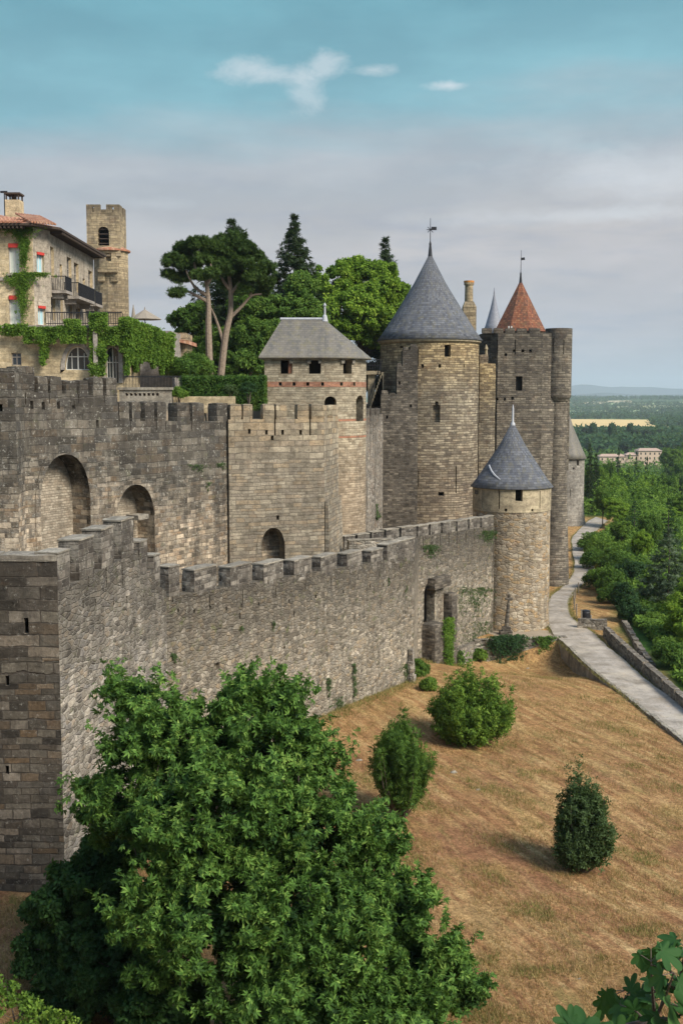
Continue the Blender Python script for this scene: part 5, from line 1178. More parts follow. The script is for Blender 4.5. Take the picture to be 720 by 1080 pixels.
# ============================================================ dry slope: shrubs, tufts
for px, py0, pyb, rpx, mat, lab, kind, s, n, fl in ((494, 700, 783, 41, L_bush, 'broad bright green bush nearest the rampart foot', 'spray', .19, 20000, .9),
                                               (424, 757, 860, 35, L_mid, 'upright vase-shaped green shrub on the dry slope, left of the other two', 'twig', .24, 17000, 1.5),
                                               (611, 814, 919, 28, L_olive, 'dark blackish-green shrub standing alone on the open dry slope', 'spray', .15, 17000, 1.1)):
    b = gp(px, pyb); D = b.y; tz_ = at(px, py0, D).z; H = tz_-b.z; rx = rpx*D/1200
    r = empty('shrub', b, lab, 'shrub', 'shrubs on the dry slope')
    C = []; N = []; m_ = MB(); vase = 'vase' in lab; dk_ = 'dark' in lab; ns = 300; per = n//ns
    for i in range(ns):
        a = random.uniform(0, 2*PI); u = random.random()**.5; hgt = random.uniform(.25, 1.0)
        if vase: rad = rx*(.35+.65*min(1, hgt*1.3))*u*1.05; top = H*(.35+.65*hgt)*(1.04-.28*u*u)
        elif dk_: rad = rx*u*1.12*(.62+.38*math.sin(min(1, hgt*1.15)*2.6)); top = H*(.18+.84*hgt)*(1.04-.34*u*u)
        else: rad = rx*u*1.12; top = H*(.15+.88*hgt)*(1.02-.50*u*u)
        nz_ = noise.noise(Vector((math.cos(a)*1.3, math.sin(a)*1.3, hgt*2.2+rx*3))); top *= random.uniform(.85, 1.06)*(1+.22*nz_); rad *= random.uniform(.85, 1.1)*(1+.45*nz_)
        e = Vector((b.x+math.cos(a)*rad, D+math.sin(a)*rad, b.z+top)); s0_ = Vector((b.x+math.cos(a)*rad*.15, D+math.sin(a)*rad*.15, b.z))
        md = s0_.lerp(e, .5)+Vector((math.cos(a), math.sin(a), 0))*rad*.22
        if i % 6 == 0: m_.tube([s0_-Vector((0, 0, .1)), md, e], [.035, .02, .006], 5)
        for k in range(per):
            t_ = random.uniform(.22, 1)**.75; q = s0_*(1-t_)**2+md*2*t_*(1-t_)+e*t_*t_; w_ = (.09 if vase else .14)*(1.25-t_*.6)
            C.append((q.x+random.gauss(0, w_), q.y+random.gauss(0, w_), max(b.z+.04, q.z+random.gauss(0, w_)))); N.append((math.cos(a)*.6, math.sin(a)*.6, .6))
    leaves('foliage', C, N, s, kind, mat, r, .35, .5); m_.build('stems', M_bark, r)
for px, py, r_, lab, mt in ((440, 712, 12, 'low green weed bush in the corner below the ruined doorway', L_mid), (452, 728, 9, 'small low bush between the rampart corner and the broad green bush', L_bush), (480, 700, 10, 'scrubby bush under the left end of the low overgrown wall', L_olive), (505, 697, 9, 'yellowish scrub at the foot of the low overgrown wall', L_yel if False else L_bush)):
    b = gp(px, py); dome(px, py-r_*.6, b.y, r_, r_*.9, lab, mt, 1500, .18, base=b.z, trunk=False)
roadL = sorted([(p.y, p.x) for p in LL]); ryy = [q[0] for q in roadL]; rxx = [q[1] for q in roadL]
def onslope(x, y):
    if y < 38 and x < -9: return y < 37.5
    if y < 50: xl_ = -9.5+(y-38)*.15
    elif y < 76: xl_ = -7.7+(y-50)*.4846
    else: xl_ = 4.9+(y-76)*.55
    if y > 93: return False
    return x > xl_+.3 and x < np.interp(y, ryy, rxx)-.25
def tufts(name, n, size, mat, label, dens=None, green=False):
    C = []
    while len(C) < n:
        v = random.random(); y = 1/((1/24)*(1-v)+(1/93)*v); x = random.uniform(-13, 26)
        if abs(x/y) > .34 or not onslope(x, y): continue
        q = noise.noise(Vector((x*.35+y*.3, y*.35-x*.25, 5)))+.5*noise.noise(Vector((x*1.2, y*1.2, 2)))
        if random.random() > (.5+1.2*q if not green else max(0, q-.25)*3): continue
        C.append((x, y, g(x, y)-.015))
    o = leaves(name, C, np.zeros((n, 3)), size, 'blade', mat, None, upright=True, jit=.6); tag(o, label, 'grass', kind='stuff')
L_straw = leafmat('straw', (.24, .145, .06), (.36, .24, .11), (.48, .36, .18), .2, .8, .9)
L_gr = leafmat('green_blades', (.10, .11, .03), (.17, .18, .05), (.24, .25, .08), .2, .8, .9)
tufts('dry_grass', 120000, .15, L_straw, 'short dry straw-coloured grass covering the slope')
tufts('green_grass', 18000, .15, L_gr, 'thin patches of greener grass in the dry slope', green=True)
# ragged fringe of dry and green grass along the path, the kerb and the wall foot
C = []
for i in range(9000):
    k = random.randrange(len(LL)-1); f = random.random(); a = (LL if i % 2 else RRr)[k].lerp((LL if i % 2 else RRr)[k+1], f); o_ = (RRr[k]-LL[k]); o_.z = 0; o_.normalize(); d_ = abs(random.gauss(0, .3))-.12
    if a.y < 60: continue
    q = a+o_*(-d_ if i % 2 else d_); C.append((q.x, q.y, g0(q.x, q.y)+.02))
for s_, e_ in ((a2, a3), (a1, a2), (pts3[1], pts3[2])):
    for i in range(2600):
        q = lp(s_, e_, random.random()); d_ = abs(random.gauss(0, .5))+.02; tx, ty = e_[0]-s_[0], e_[1]-s_[1]; L = math.hypot(tx, ty); x, y = q[0]+ty/L*d_, q[1]-tx/L*d_; C.append((x, y, g(x, y)))
o = leaves('verge_grass', C, np.zeros((len(C), 3)), .2, 'blade', leafmat('verge', (.12, .12, .035), (.26, .22, .08), (.36, .28, .12), .2, .8, .9), None, upright=True, jit=.7); tag(o, 'ragged grass fringe along the path edges and the rampart foot', 'grass', kind='stuff')
rocks = ((478, 815, .30), (504, 833, .22), (556, 705, .25), (378, 802, .25), (610, 1032, .14))
for (px, py, s), lab in zip(rocks, ('flat pale stone in the grass between the two left shrubs', 'small pale stone below the flat one, on the bare streak of the slope', 'pale stone in the grass just below the low overgrown wall', 'pale stone by the rampart foot left of the upright shrub', 'little stone low on the slope above the corner fig leaves')):
    b = gp(px, py); o = MB().rough((b.x, b.y, b.z-.04), (.8, .6, 0), (.6, -.8, 0), s*1.5, s, s*.45, s*.16, s*.4).build('stone', M_cap); tag(o, lab, 'stone', 'loose stones on the slope')
# ============================================================ the big fig tree and its neighbours
def bigtree(name, label, cat, blobs, base, mat, n, size, kind, nsub, subf, bias=.5, bark=M_bark, flat=.85, tr=.16, limb=8, low=-.9, limbw=.05, twigs=0, shell=.55, jit=.5, fill=0, shoots=0):
    B = []
    for b in blobs:
        px, py, D, r_ = b[:4]; c = at(px, py, D); q = r_*D/1200; B.append((c.x, c.y, c.z, q, q*.85, q*(b[4] if len(b) > 4 else .85)))
    r = empty(name, base, label, cat); sub = np.mean([b[3] for b in B])*subf
    C, N, S = crown_pts(B, nsub, sub, n, flat, shell, low=low, stray=.12, sout=1.16, rv=(.4, 1.5)); leaves('crown', C, N, size, kind, mat, r, bias, jit)
    if shoots:
        C3 = []; N3 = []; cen = [Vector(b[:3]) for b in B]
        for i in range(shoots):
            b = random.choice(B); d = Vector((random.gauss(0, 1), random.gauss(0, 1)-.5, abs(random.gauss(0, .8))+.1)).normalized(); p = Vector(b[:3])+Vector((d.x*b[3], d.y*b[4], d.z*b[5]))*.98
            d = (d+Vector((random.gauss(0, .3), random.gauss(0, .3), .35))).normalized(); L_ = random.uniform(.35, .8)
            for k in range(11): q = p+d*L_*(k/10)+Vector((random.gauss(0, .07), random.gauss(0, .07), random.gauss(0, .05))); C3.append(tuple(q)); N3.append((d.x*.5, d.y*.5, .8))
        leaves('young_shoots', C3, N3, size*.95, kind, mat, r, .45, jit)
    if fill:
        C, N, S2 = crown_pts([(b[0], b[1], b[2]-.1*b[5], b[3]*.72, b[4]*.72, b[5]*.72) for b in B], 200, sub*2, fill, 1., 0., low=-1.); leaves('inner_foliage', C, N, size*1.3, 'spray', L_figd if mat == L_fig else L_dark, r, .3)  # inner leaves take a darker green, shade between clumps put into their colour
    m_ = MB(); bc = Vector(base); mid = Vector((np.mean([b[0] for b in B]), np.mean([b[1] for b in B]), np.mean([b[2] for b in B]))); fork = bc.lerp(mid, .45)
    m_.tube([bc-Vector((0, 0, .4)), bc.lerp(fork, .5)+Vector((.1*tr, 0, 0)), fork], [tr*1.3, tr, tr*.85], 10)
    for i in range(min(len(B), limb)):
        e = Vector(B[i][:3]); k = fork.lerp(e, .5)+Vector((random.uniform(-.2, .2), random.uniform(-.2, .2), .1))*B[i][3]; m_.tube([fork, k, e], [tr*.65, tr*.4, tr*.2], 7)
    if twigs:
        for i in rng.choice(len(S), min(twigs, len(S)), replace=False):
            e = Vector(S[i, :3]); j = min(B, key=lambda b: (Vector(b[:3])-e).length); s_ = Vector(j[:3]); m_.tube([s_, s_.lerp(e, .5)+Vector((0, 0, -.1)), e+(e-s_)*.12], [limbw, limbw*.6, .012], 5)
    m_.build('trunk', bark, r)
    return r
fb = gp(250, 1079); fb = Vector((-2.4, 31, g(-2.4, 31)))
bigtree('fig_tree', 'huge leafy green fig tree filling the lower left, against the rampart', 'tree',
        [(172, 782, 31.5, 66), (262, 790, 31.5, 82), (132, 850, 31, 58), (225, 862, 29.5, 100), (318, 880, 30, 82), (322, 800, 32.5, 42), (210, 965, 28.5, 105), (320, 985, 29, 100), (398, 955, 30.5, 64), (446, 1012, 30, 50), (310, 1070, 28, 105), (410, 1068, 29, 66), (142, 738, 32.5, 30), (488, 1045, 31, 26), (262, 738, 32, 30), (300, 745, 32.5, 26), (390, 890, 31, 38)],
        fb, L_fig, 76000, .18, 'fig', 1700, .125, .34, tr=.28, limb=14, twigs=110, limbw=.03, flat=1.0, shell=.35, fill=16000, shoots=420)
fb = Vector((-6.3, 30.5, g(-6.3, 30.5)))
bigtree('dark_tree', 'darker small-leaved tree tucked between the square corner tower and the fig', 'tree',
        [(92, 955, 32, 62), (60, 1000, 32, 44), (130, 1020, 30.5, 70), (48, 960, 33, 24), (110, 905, 32.5, 36), (170, 1060, 29, 60), (70, 1050, 31, 44)],
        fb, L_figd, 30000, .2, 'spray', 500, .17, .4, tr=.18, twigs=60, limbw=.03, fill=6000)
b = at(20, 1070, 27)
bigtree('garden_shrub', 'sparse light green shrub in the bottom left corner of the photo', 'shrub', [(22, 1070, 27, 34, .6), (8, 1040, 27.3, 14, 1.2), (55, 1085, 26.5, 34, .5)], Vector((b.x, 27, g(b.x, 27))), L_bush, 800, .14, 'spray', 50, .25, .3, tr=.05, twigs=30, limbw=.015)
# near fig branches in the bottom right corner: big five-lobed leaves
def figleaf():
    vs = [(0, 0, 0)]; fs = []; n = 65
    for i in range(n):
        a = -2.55+5.1*i/(n-1); L = 1.15*math.exp(-(a/1.9)**2)+.12
        lobe = abs(math.cos(a*3.9)); r = L*(.52+.48*lobe)
        x, y = r*math.cos(a)*.62+.0, r*math.sin(a)*.62; vs.append((x, y*1.05, .10*lobe*abs(math.sin(a*1.5))-.22*(x*x+y*y)+.03*math.sin(a*9)))
    for i in range(1, n): fs.append((0, i, i+1))
    return np.array(vs), np.array(fs)
_t = templ
def templ(kind): return figleaf() if kind == 'figleaf' else _t(kind)
nb = Vector((3.6, 7.3, g(3.6, 7.3))); r = empty('fig_branches', nb, 'close dark fig branches with large lobed leaves in the bottom right corner', 'tree')
C = []; N = []; m_ = MB(); root = Vector(nb)
tips = [(596, 1068), (626, 1076), (640, 1048), (660, 1052), (668, 1024), (650, 1030), (676, 1000), (700, 1012), (690, 990), (712, 985), (720, 1030), (688, 1040), (702, 1060), (680, 1075), (655, 1078), (734, 1000), (738, 1050), (612, 1082), (705, 1095), (672, 1092), (740, 1080), (715, 1052), (697, 1025), (645, 1090)]
hub = [at(735, 1120, 6.9), at(690, 1075, 6.6), at(715, 1040, 6.8)]
m_.tube([root-Vector((0, 0, .3)), root.lerp(hub[0], .6)+Vector((.15, 0, .1)), hub[0]], [.09, .06, .035], 8)
m_.tube([hub[0], hub[1]], [.03, .015], 7); m_.tube([hub[0], hub[2]], [.03, .014], 7)
for i, (px, py) in enumerate(tips):
    px += 10; py += 14
    D = 6.3+random.random()*.9; e = at(px, py, D); h_ = min(hub, key=lambda q: (q-e).length); m_.tube([h_, h_.lerp(e, .55)+Vector((0, 0, -.03)), e], [.013, .009, .005], 6)
    for k in range(3):
        o_ = Vector((random.gauss(0, .07), random.gauss(0, .06), random.gauss(0, .045))); C.append(tuple(e+o_)); N.append((random.gauss(0, .25), -.45, .85)); m_.tube([e, e+o_], .003, 5)
leaves('leaves', C, N, .175, 'figleaf', L_near, r, .5, .4); m_.build('branches', M_bark, r)
# ============================================================ trees of the upper town
T0 = lambda px, D: Vector((at(px, 390, D).x, D, -.9))
def pine(label, blobs, trunk, arms, D):
    B = []
    for px, py, rx, rz in blobs: c = at(px, py, D+random.uniform(-1.5, 1.5)); k = D/1200; B.append((c.x, c.y, c.z, rx*k, rx*k*.9, rz*k))
    p0 = at(*trunk[0], D); r = empty('umbrella_pine', Vector((p0.x, D, -.9)), label, 'tree', 'umbrella pines')
    C, N, S = crown_pts(B, 230, .36, 15000, .75, .35, low=-.5, stray=.2, sout=1.3, rv=(.5, 1.5)); N[:, 2] += .6; leaves('crown', C, N, .36, 'twig', L_pine, r, .25)
    m_ = MB(); P = [at(*q, D) for q in trunk]; P[0].z = -1.2; m_.tube(spline(P, 4), [.34-.2*i/(4*(len(P)-1)) for i in range(4*(len(P)-1)+1)], 9)
    for arm in arms: Q = [at(q[0], q[1], D) for q in arm]; m_.tube(spline(Q, 3) if len(Q) > 2 else Q, [.17-.11*i/(3*(len(Q)-1)) for i in range(3*(len(Q)-1)+1)] if len(Q) > 2 else .1, 7)
    m_.build('trunk', M_barkp, r)
pine('left umbrella pine with upright pale trunk and flat-topped crown', [(183, 276, 12, 10), (196, 264, 13, 9), (210, 257, 14, 8), (224, 262, 13, 9), (200, 279, 13, 8), (216, 272, 12, 8), (230, 278, 11, 8), (187, 308, 8, 5), (192, 293, 11, 6), (208, 290, 9, 6), (178, 289, 7, 5), (222, 288, 8, 5)], [(222, 392), (220, 350), (220, 320), (217, 292)], [[(219, 312), (205, 302), (196, 285)], [(218, 300), (224, 290), (222, 278)], [(219, 318), (200, 308), (189, 304)], [(217, 296), (206, 282), (204, 268)]], 98)
pine('right umbrella pine with leaning forked pale trunk', [(232, 256, 13, 8), (246, 253, 14, 8), (258, 262, 14, 9), (270, 272, 13, 9), (280, 284, 11, 9), (242, 268, 13, 8), (256, 278, 13, 8), (237, 283, 11, 8), (268, 292, 13, 8), (250, 293, 12, 8), (284, 297, 8, 7), (275, 308, 11, 7), (259, 306, 9, 6), (240, 299, 8, 6)], [(229, 392), (237, 360), (243, 330), (243, 302), (240, 280)], [[(243, 335), (256, 322), (265, 312), (276, 310)], [(243, 310), (252, 298), (256, 284)], [(242, 305), (234, 292), (236, 274)], [(264, 312), (266, 298), (270, 286)], [(236, 362), (229, 340), (223, 325)]], 100)
def conifer_pts(base, H, Rb, tiers=16, k=12, dens=26, droop=.25, taper=1.0, start=.12):
    C = []; N = []
    for i in range(tiers):
        f = i/(tiers-1); z = base.z+H*(start+(1-start)*f); r = Rb*(1-f)**taper+.12
        for j in range(max(4, int(k*(1-.5*f)))):
            a = random.uniform(0, 2*PI); L = r*random.uniform(.72, 1.12); m = max(4, int(dens*L/Rb))
            for q in range(m):
                u = random.uniform(.15, 1)**.7; s = random.gauss(0, .09)*L
                C.append((base.x+math.cos(a)*L*u-math.sin(a)*s, base.y+math.sin(a)*L*u+math.cos(a)*s, z-droop*L*u*u+random.gauss(0, .05)+.12*L*(u > .9))); N.append((math.cos(a)*.3, math.sin(a)*.3, .9))
    return C, N
def conifer(label, px, pytop, D, rpx, z0, mat, s=.4, name='conifer', tiers=18, droop=.25, taper=1.0, group=None, k=13, dens=22, start=.12, kind='twig', pybot=None):
    b = Vector((at(px, 400, D).x, D, z0)); H = at(px, pytop, D).z-z0; r = empty(name, b, label, 'tree', group)
    C, N = conifer_pts(b, H, rpx*D/1200, tiers, k, dens, droop, taper, start); leaves('crown', C, N, s, kind, mat, r, .5)
    MB().tube([b-Vector((0, 0, .3)), b+Vector((0, 0, H*.98))], [.02*H, .01], 8).build('trunk', M_bark, r); return r
conifer('tall dark fir standing clear against the sky behind the hipped roof', 311, 229, 118, 52, -.9, L_con, .55, 'fir_tree', 30, .12, .85, dens=60, k=18)
conifer('dark fir tip showing between the bright green tree and the tallest cone roof', 406, 253, 128, 42, -.9, L_con, .55, 'fir_tree', 28, .12, .85, dens=50, k=16)
conifer('dark cedar top rising behind the umbrella pine crowns', 246, 234, 112, 70, -.9, L_con, .6, 'cedar_tree', 24, .06, .7, dens=60, k=18)
bigtree('plane_tree', 'large bright green tree right behind the hipped-roof tower', 'tree', [(394, 300, 125, 30), (352, 298, 124, 26), (372, 335, 122, 38), (415, 308, 126, 18), (405, 345, 124, 30), (374, 283, 125, 16), (345, 345, 122, 26), (424, 345, 126, 16)], T0(380, 123), L_chest, 48000, .4, 'spray', 700, .17, .5, tr=.4, twigs=30, limbw=.07)
bigtree('broadleaf_tree', 'mid-green tree between the tall fir and the bright green tree', 'tree', [(318, 302, 110, 18), (306, 335, 108, 26), (326, 330, 108, 22), (285, 330, 108, 20), (290, 360, 106, 26)], T0(305, 108), L_mid, 20000, .32, 'spray', 400, .2, .5, tr=.3, twigs=20, limbw=.06)
bigtree('broadleaf_tree', 'dark shady tree below the umbrella pine crowns', 'tree', [(262, 325, 108, 22), (268, 360, 106, 28), (240, 365, 107, 24), (258, 385, 105, 22), (280, 382, 105, 16)], T0(258, 107), L_mid, 20000, .32, 'spray', 400, .2, .5, tr=.3, twigs=10, limbw=.06)
bigtree('broadleaf_tree', 'loose green tree left of the pine trunks, above the vine strands', 'tree', [(205, 345, 110, 20), (190, 335, 110, 12), (215, 370, 108, 20), (190, 372, 108, 18), (170, 375, 108, 12), (207, 325, 110, 10)], T0(200, 108), L_mid, 12000, .32, 'spray', 300, .2, .5, tr=.25, twigs=20, limbw=.06)
# ============================================================ wooded valley to the right
PROTO = {}
def mkbroad(key, mat, n=7500, size=.42, tall=1.):
    r = empty('broadleaf_tree', (0, 0, 0), 'x', 'tree')
    bl = [(0, 0, 7.6, 3.6, 3.6, 3.4)]+[(random.uniform(-2.2, 2.2), random.uniform(-2.2, 2.2), random.uniform(4.6, 9.6), 2.1, 2.1, 1.9) for _ in range(6)]
    C, N, S = crown_pts(bl, 200, .7, n, .85, .5, low=-.8); leaves('crown', C, N, size, 'spray', mat, r, .5)
    m_ = MB().tube([(0, 0, -1.5), (.1, 0, 2), (0, .1, 6)], [.3, .22, .14], 7)
    for b in bl[1:5]: m_.tube([(0, 0, 3.2), tuple(b[:3])], [.13, .05], 5)
    m_.build('trunk', M_bark, r); PROTO[key] = r
def mkcon(key, mat, Rb=2.6, droop=.25, taper=.9, s=.5, tiers=18, name='conifer', kind='twig', k=12, dens=20):
    r = empty(name, (0, 0, 0), 'x', 'tree'); C, N = conifer_pts(Vector((0, 0, 0)), 12, Rb, tiers, k, dens, droop, taper); leaves('crown', C, N, s, kind, mat, r, .5)
    MB().tube([(0, 0, -1), (0, 0, 11.8)], [.24, .02], 7).build('trunk', M_bark, r); PROTO[key] = r
mkbroad('A', L_bush); mkbroad('B', L_chest); mkbroad('C', L_mid); mkbroad('D', L_chest)
mkcon('K', L_con, 2.2, name='cypress_tree', taper=.6); mkcon('P', L_blue, 4.6, .16, .7, .55, 15, 'cedar_tree', k=16, dens=34); mkcon('Q', L_dark, 3.2, .2, .8, .5, 16, 'conifer')
USED = set()
def place(key, px, top, D, wpx, label, group='trees of the wooded valley', zb=None, rot=None):
    c = at(px, top, D); z0 = zb if zb is not None else g(c.x, D)-.3; H = c.z-z0
    if H < 1.5: print('short', px, top, D, H)
    p = PROTO[key]; o = p if key not in USED else copy_tree(p); USED.add(key)
    w0_ = {'A': 9.6, 'B': 9.6, 'C': 9.6, 'D': 9.6, 'K': 4.6, 'P': 9.4, 'Q': 6.6}[key]; w = wpx*D/1200
    o.location = (c.x, D, z0); k = 12. if key in 'KPQ' else 11.6; o.scale = (w/w0_, w/w0_, H/k); o.rotation_euler = (0, 0, random.uniform(0, 6.28) if rot is None else rot)
    o['label'] = label; o['group'] = group; return o
VT = [
 ('D', 742, 596, 101, 74, 'tall bright green tree cut off by the right edge beside the cedar'),
 ('B', 728, 652, 88, 46, 'yellow-green bushy tree at the right edge just over the path parapet'),
 ('A', 700, 664, 97, 34, 'green leafy tree between the curved wall and the right edge'),
 ('P', 706, 558, 108, 78, 'big blue-grey cedar with drooping tiers at the right edge'),
 ('D', 720, 622, 93, 60, 'bright green leafy tree at the right edge below the blue-grey cedar'),
 ('Q', 705, 527, 150, 40, 'grey-green conifer whose tip rises behind the blue-grey cedar'),
 ('K', 651, 607, 116, 20, 'slim near-black cypress below the yellow-flowering bush'),
 ('Q', 669, 529, 160, 34, 'dark green conifer in the middle of the valley wood'),
 ('C', 688, 540, 140, 34, 'dark broad tree between the middle conifer and the cedar'),
 ('K', 622, 470, 196, 16, 'tallest dark cypress just right of the far round tower'),
 ('K', 628, 480, 205, 18, 'dark cypress second from the far round tower'),
 ('C', 636, 512, 178, 26, 'dark round tree at the far bend of the path'),
 ('A', 632, 487, 225, 28, 'mid-green tree right of the dark cypresses'),
 ('B', 650, 499, 230, 34, 'bright yellow-green round tree in the middle distance, left of its twin'),
 ('B', 675, 501, 240, 40, 'bright yellow-green round tree in the middle distance, right of its twin'),
 ('A', 693, 507, 235, 32, 'fresh green tree right of the two yellow-green twins'),
 ('C', 702, 494, 280, 38, 'dark spreading tree under the pink farmhouse, toward the right edge'),
 ('B', 650, 524, 175, 38, 'light green bushy tree above the bend of the path'),
 ('D', 700, 532, 185, 44, 'vivid green tree behind the cedar tip'),
 ('A', 720, 520, 200, 40, 'green tree cut by the right edge, above the cedar'),
 ('D', 678, 556, 135, 30, 'green tree just left of the blue-grey cedar crown'),
 ('A', 655, 548, 150, 30, 'mid-green tree beside the middle conifer'),
 ('C', 676, 590, 122, 26, 'dark tree in the hollow left of the blue-grey cedar'),
 ('C', 668, 622, 108, 26, 'dark low tree under the left side of the cedar'),
 ('A', 690, 645, 100, 28, 'dull green tree under the cedar, above the curved wall'),
 ('K', 652, 474, 420, 12, 'small dark cypress left of the farmhouse'),
 ('K', 671, 479, 400, 12, 'small dark cypress directly before the farmhouse'),
 ('K', 682, 484, 380, 12, 'short dark cypress under the right end of the farmhouse'),
 ('A', 618, 486, 330, 22, 'distant green tree behind the far round tower'),
 ('A', 640, 482, 340, 26, 'distant green tree left of the small cypresses'),
 ('C', 661, 488, 330, 26, 'distant dark tree between the two left small cypresses'),
 ('A', 686, 494, 320, 30, 'distant green tree below the farmhouse'),
 ('C', 716, 484, 420, 34, 'distant dark green tree at the right edge level with the farmhouse'),
 ('A', 708, 470, 560, 30, 'grey-green distant tree right of the farmhouse'),
 ('C', 722, 462, 640, 30, 'distant tree at the right edge beyond the farmhouse'),
]
for k, px, tp, D, w, lab in VT: place(k, px, tp, D, w, lab)
# bushes on the slope below the path
for i, (px, py, w, h, mt, lab) in enumerate(((624, 572, 16, 12, L_mid, 'green bush at the outer edge of the upper path bend'), (636, 580, 20, 16, L_bush, 'broad green bush below the upper path bend'), (625, 590, 14, 12, L_mid, 'green bush left of the yellow-flowering one'),
     (648, 592, 18, 16, L_mid, 'green bush above and right of the yellow-flowering one'), (637, 597, 9, 7, L_yel, 'yellow-flowering bush beside the path'), (630, 612, 16, 12, L_bush, 'green bush just below the yellow-flowering one'), (645, 615, 18, 16, L_mid, 'rounded bush right of the lower path curve'), (662, 605, 16, 16, L_dark, 'dark bush in the hollow below the path bushes'),
     (657, 630, 14, 16, L_dark, 'dark bush beside the slim near-black cypress'), (640, 628, 12, 10, L_mid, 'small bush at the top of the dry bank by the path'), (664, 645, 14, 14, L_dark, 'dark bush above the curved wall'), (708, 690, 22, 14, L_mid, 'low leafy bush over the parapet at the right edge'))):
    D = gp(px, py+h*.8, g0).y; c = at(px, py, D); dome(px, py, D, w, h, lab, mt, 2600, .24, 'bush', 'bush', base=min(g(c.x, D), c.z-h*D/1200)-.2, trunk=False, nsub=34, group='bushes below the path')
# fence posts along the path
pr = empty('post_fence', gp(616, 566, g0), 'line of thin grey wooden posts on the outer side of the winding path', 'fence')
for i in range(3, len(RR)*7-22, 4):
    if i < len(RRr) and 96 < RRr[i].y < 175:
        p = RRr[i]; MB().tube([(p.x+.5, p.y, p.z-.3), (p.x+.5+random.uniform(-.05, .05), p.y, p.z+1.15)], .06, 6).build('post', M_post, pr)
# undergrowth / mass of the wood
C = []; N = []
for _ in range(90000):
    v = random.random(); y = 1/((1/86)*(1-v)+(1/900)*v); e = lin(y, GYs, GXs) if y < 190 else -40; x = e+.8+random.random()*(y*.36-e+6) if y < 190 else random.uniform(.17*y, .36*y)
    if y > 190 and x < .19*y: continue
    if 83 < y < 104 and x < 26: continue
    q = noise.noise(Vector((x*.09, y*.07, 1)))
    hmax = (.8+2.6*max(0, q+.3))*sm(.5, 9, x-e)*sm(97, 125, y)+.2+ (.6 if y < 190 else 2.+5*max(0, q+.2)); C.append((x, y, g(x, y)+random.random()**.7*hmax)); N.append((-.1, -.35, .9))
for _ in range(16000):
    y = random.uniform(66, 106); x = random.uniform(24.5, 36)
    if x < lin(y, GYs, GXs)+1.2 or (y > 83 and x < 26.2): continue
    q = noise.noise(Vector((x*.5, y*.5, 4))); C.append((x, y, g(x, y)+random.random()*(.35+.9*max(0, q+.1)))); N.append((-.1, -.35, .9))
C = np.array(C); D = C[:, 1]
near = D < 260
o = leaves('woodland', C[near], np.array(N)[near], .5, 'spray', L_bush, None, .5); tag(o, 'dark tangled undergrowth between the valley trees', 'undergrowth', kind='stuff')
o = leaves('woodland', C[~near], np.array(N)[~near], 2.6, 'spray', L_mid, None, .5); tag(o, 'mass of distant woodland filling the valley before the farmhouse', 'woodland', kind='stuff')
# farmhouse
FD = 760; fz = -47.5; FB = empty('farmhouse', (at(690, 480, FD).x, FD, fz), 'large pink-walled farmhouse with low tiled roofs in the valley', 'house')
M_fw = plain('pink_render', (.52, .40, .30), .9, .08, .3); M_fr = plain('pale_tiles', (.36, .26, .20), .9, .1, .5)
def fblock(px0, px1, pyt, pyb, dep, nwin, rows):
    x0, x1 = at(px0, 480, FD).x, at(px1, 480, FD).x; zt_ = at(690, pyt, FD).z; cut = MB(); zb_ = min(fz, at(690, pyb, FD).z)
    zs = []
    for rI in range(rows):
        for i in range(nwin):
            xx = x0+(x1-x0)*(i+.5)/nwin; zz = at(690, pyt, FD).z-1.9-rI*3.1; holecut(cut, Vector((xx, FD, zz)), Vector((1, 0, 0)), Vector((0, -1, 0)), .9, 1.5, .4); zs.append((xx, zz))
    MB().box(x0, x1, FD, FD+dep, zb_-3, zt_).build('wall', M_fw, FB, cutter=cut)
    for xx, zz in zs: MB().box(xx-.44, xx+.44, FD+.25, FD+.3, zz-.74, zz+.74).build('window', M_glass, FB)
    MB().prism([(x0-.6, FD-.6), (x1+.6, FD-.6), (x1+.6, FD+dep+.6), (x0-.6, FD+dep+.6)], zt_, zt_+1.6, [(x0+2, FD+dep/2), (x1-2, FD+dep/2), (x1-2, FD+dep/2+.2), (x0+2, FD+dep/2+.2)]).build('roof', M_fr, FB)
fblock(673, 697, 475.5, 492, 11, 5, 3); fblock(697.3, 704, 478, 492, 9, 1, 2); fblock(660, 672.6, 480, 490, 8, 3, 1); fblock(632, 659.5, 481.5, 489, 8, 5, 1)
# dark pine belt before the wheat field: individual trees
mkcon('F', L_con, 2.2); PROTO.pop('F')['label'] = 'x'
for o in [o for o in list(COL.objects) if o.get('label') == 'x' and o.name.startswith('conifer') and o not in PROTO.values()]:
    for c_ in list(o.children): bpy.data.objects.remove(c_)
    bpy.data.objects.remove(o)
mkbroad('T', L_con, 500, 1.5); mkbroad('U', L_dark, 500, 1.5)
names = 'first second third fourth fifth sixth seventh eighth ninth tenth eleventh twelfth thirteenth fourteenth fifteenth sixteenth seventeenth eighteenth nineteenth twentieth'.split()
xs = sorted([606, 612, 617, 624, 625.5, 632, 638, 644, 645.5, 652, 658, 664, 670, 676, 681, 688, 695, 702, 710, 718])
for i, px in enumerate(xs):
    key = 'TU'[i % 2]; D = 1080+random.uniform(-60, 60); tall = px in (624, 644, 664, 625.5, 645.5); tp = (444.5 if tall else random.uniform(449, 456))+(2 if px > 690 else 0)
    c = at(px, tp, D); z0 = g(c.x, D)-1; p = PROTO[key]; o = p if key not in USED else copy_tree(p); USED.add(key); w = random.uniform(11, 15)*D/1200*(.85 if tall else 1)
    o.location = (c.x, D, z0); o.scale = (w/9.6, w/9.6, (c.z-z0)/11.6); o['label'] = names[i]+' tree from the left in the dark belt before the tan field'; o['group'] = 'dark tree belt before the tan field'
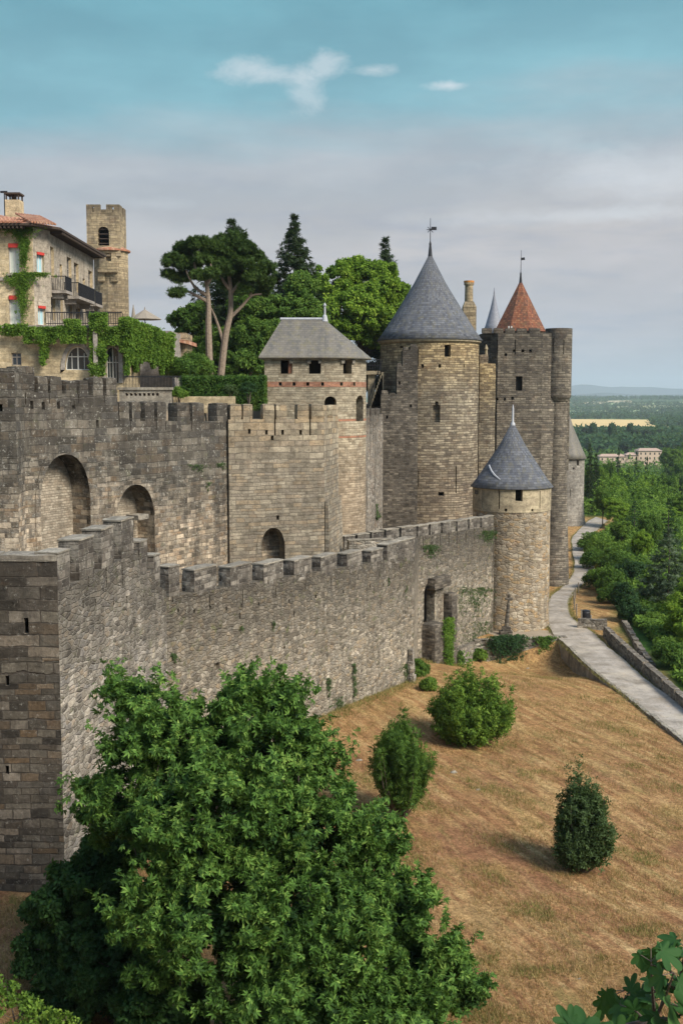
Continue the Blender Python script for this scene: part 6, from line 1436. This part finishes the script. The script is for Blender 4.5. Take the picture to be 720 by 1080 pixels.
# scattered hedgerows and woods on the far slope
C = []; 
rows = [(600, 720, 474, 478, 700), (600, 725, 460, 474, 2600), (600, 724, 439.5, 442, 420), (600, 724, 434.6, 435.8, 200), (655, 720, 427.4, 428.3, 120), (600, 660, 428.2, 429.4, 100), (600, 724, 431.6, 432.4, 120), (600, 724, 420.5, 422, 420), (688, 722, 443, 450, 300), (652, 662, 435, 440, 90), (704, 722, 434, 441, 200), (600, 640, 423.5, 425, 90), (675, 712, 418.8, 421, 200)]
for p0, p1, y0, y1, n in rows:
    for _ in range(n):
        px = random.uniform(p0, p1); py = random.uniform(y0, y1); q = gp(px, py, y0=300, y1=9000)
        hh = 9 if q.y < 3000 else 14
        for j in range(3): C.append((q.x+random.gauss(0, 5), q.y+random.gauss(0, 8), q.z+random.random()*hh))
C = np.array(C); o = leaves('far_woodland', C, np.tile((0, -.4, .9), (len(C), 1)), 8.5, 'spray', L_dark, None, .5); tag(o, 'hedgerows and woods on the far plain and ridge', 'woodland', kind='stuff')
# ============================================================ air
hz = MB().box(-24000, 24000, -400, 26000, -132, 560).build('haze', None) if False else None
me = bpy.data.meshes.new('haze'); X0, X1, Y0, Y1, Z0, Z1 = -24000, 24000, -400, 26500, -190, 420
me.from_pydata([(x, y, z) for z in (Z0, Z1) for y in (Y0, Y1) for x in (X0, X1)], [], [(0, 2, 3, 1), (4, 5, 7, 6), (0, 1, 5, 4), (2, 6, 7, 3), (0, 4, 6, 2), (1, 3, 7, 5)])
m = bpy.data.materials.new('air'); m.use_nodes = True; nt = m.node_tree; nt.nodes.clear(); v = nt.nodes.new('ShaderNodeVolumePrincipled'); v.inputs['Color'].default_value = (.74, .84, .93, 1); v.inputs['Density'].default_value = .000085; v.inputs['Anisotropy'].default_value = .2
ou = nt.nodes.new('ShaderNodeOutputMaterial'); nt.links.new(v.outputs[0], ou.inputs['Volume']); me.materials.append(m)
o = bpy.data.objects.new('haze', me); COL.objects.link(o); tag(o, 'thin blue haze over the far plain', 'haze', kind='stuff')
# unused prototypes are removed
for k, p in PROTO.items():
    if k not in USED:
        for c_ in list(p.children): bpy.data.objects.remove(c_)
        bpy.data.objects.remove(p)
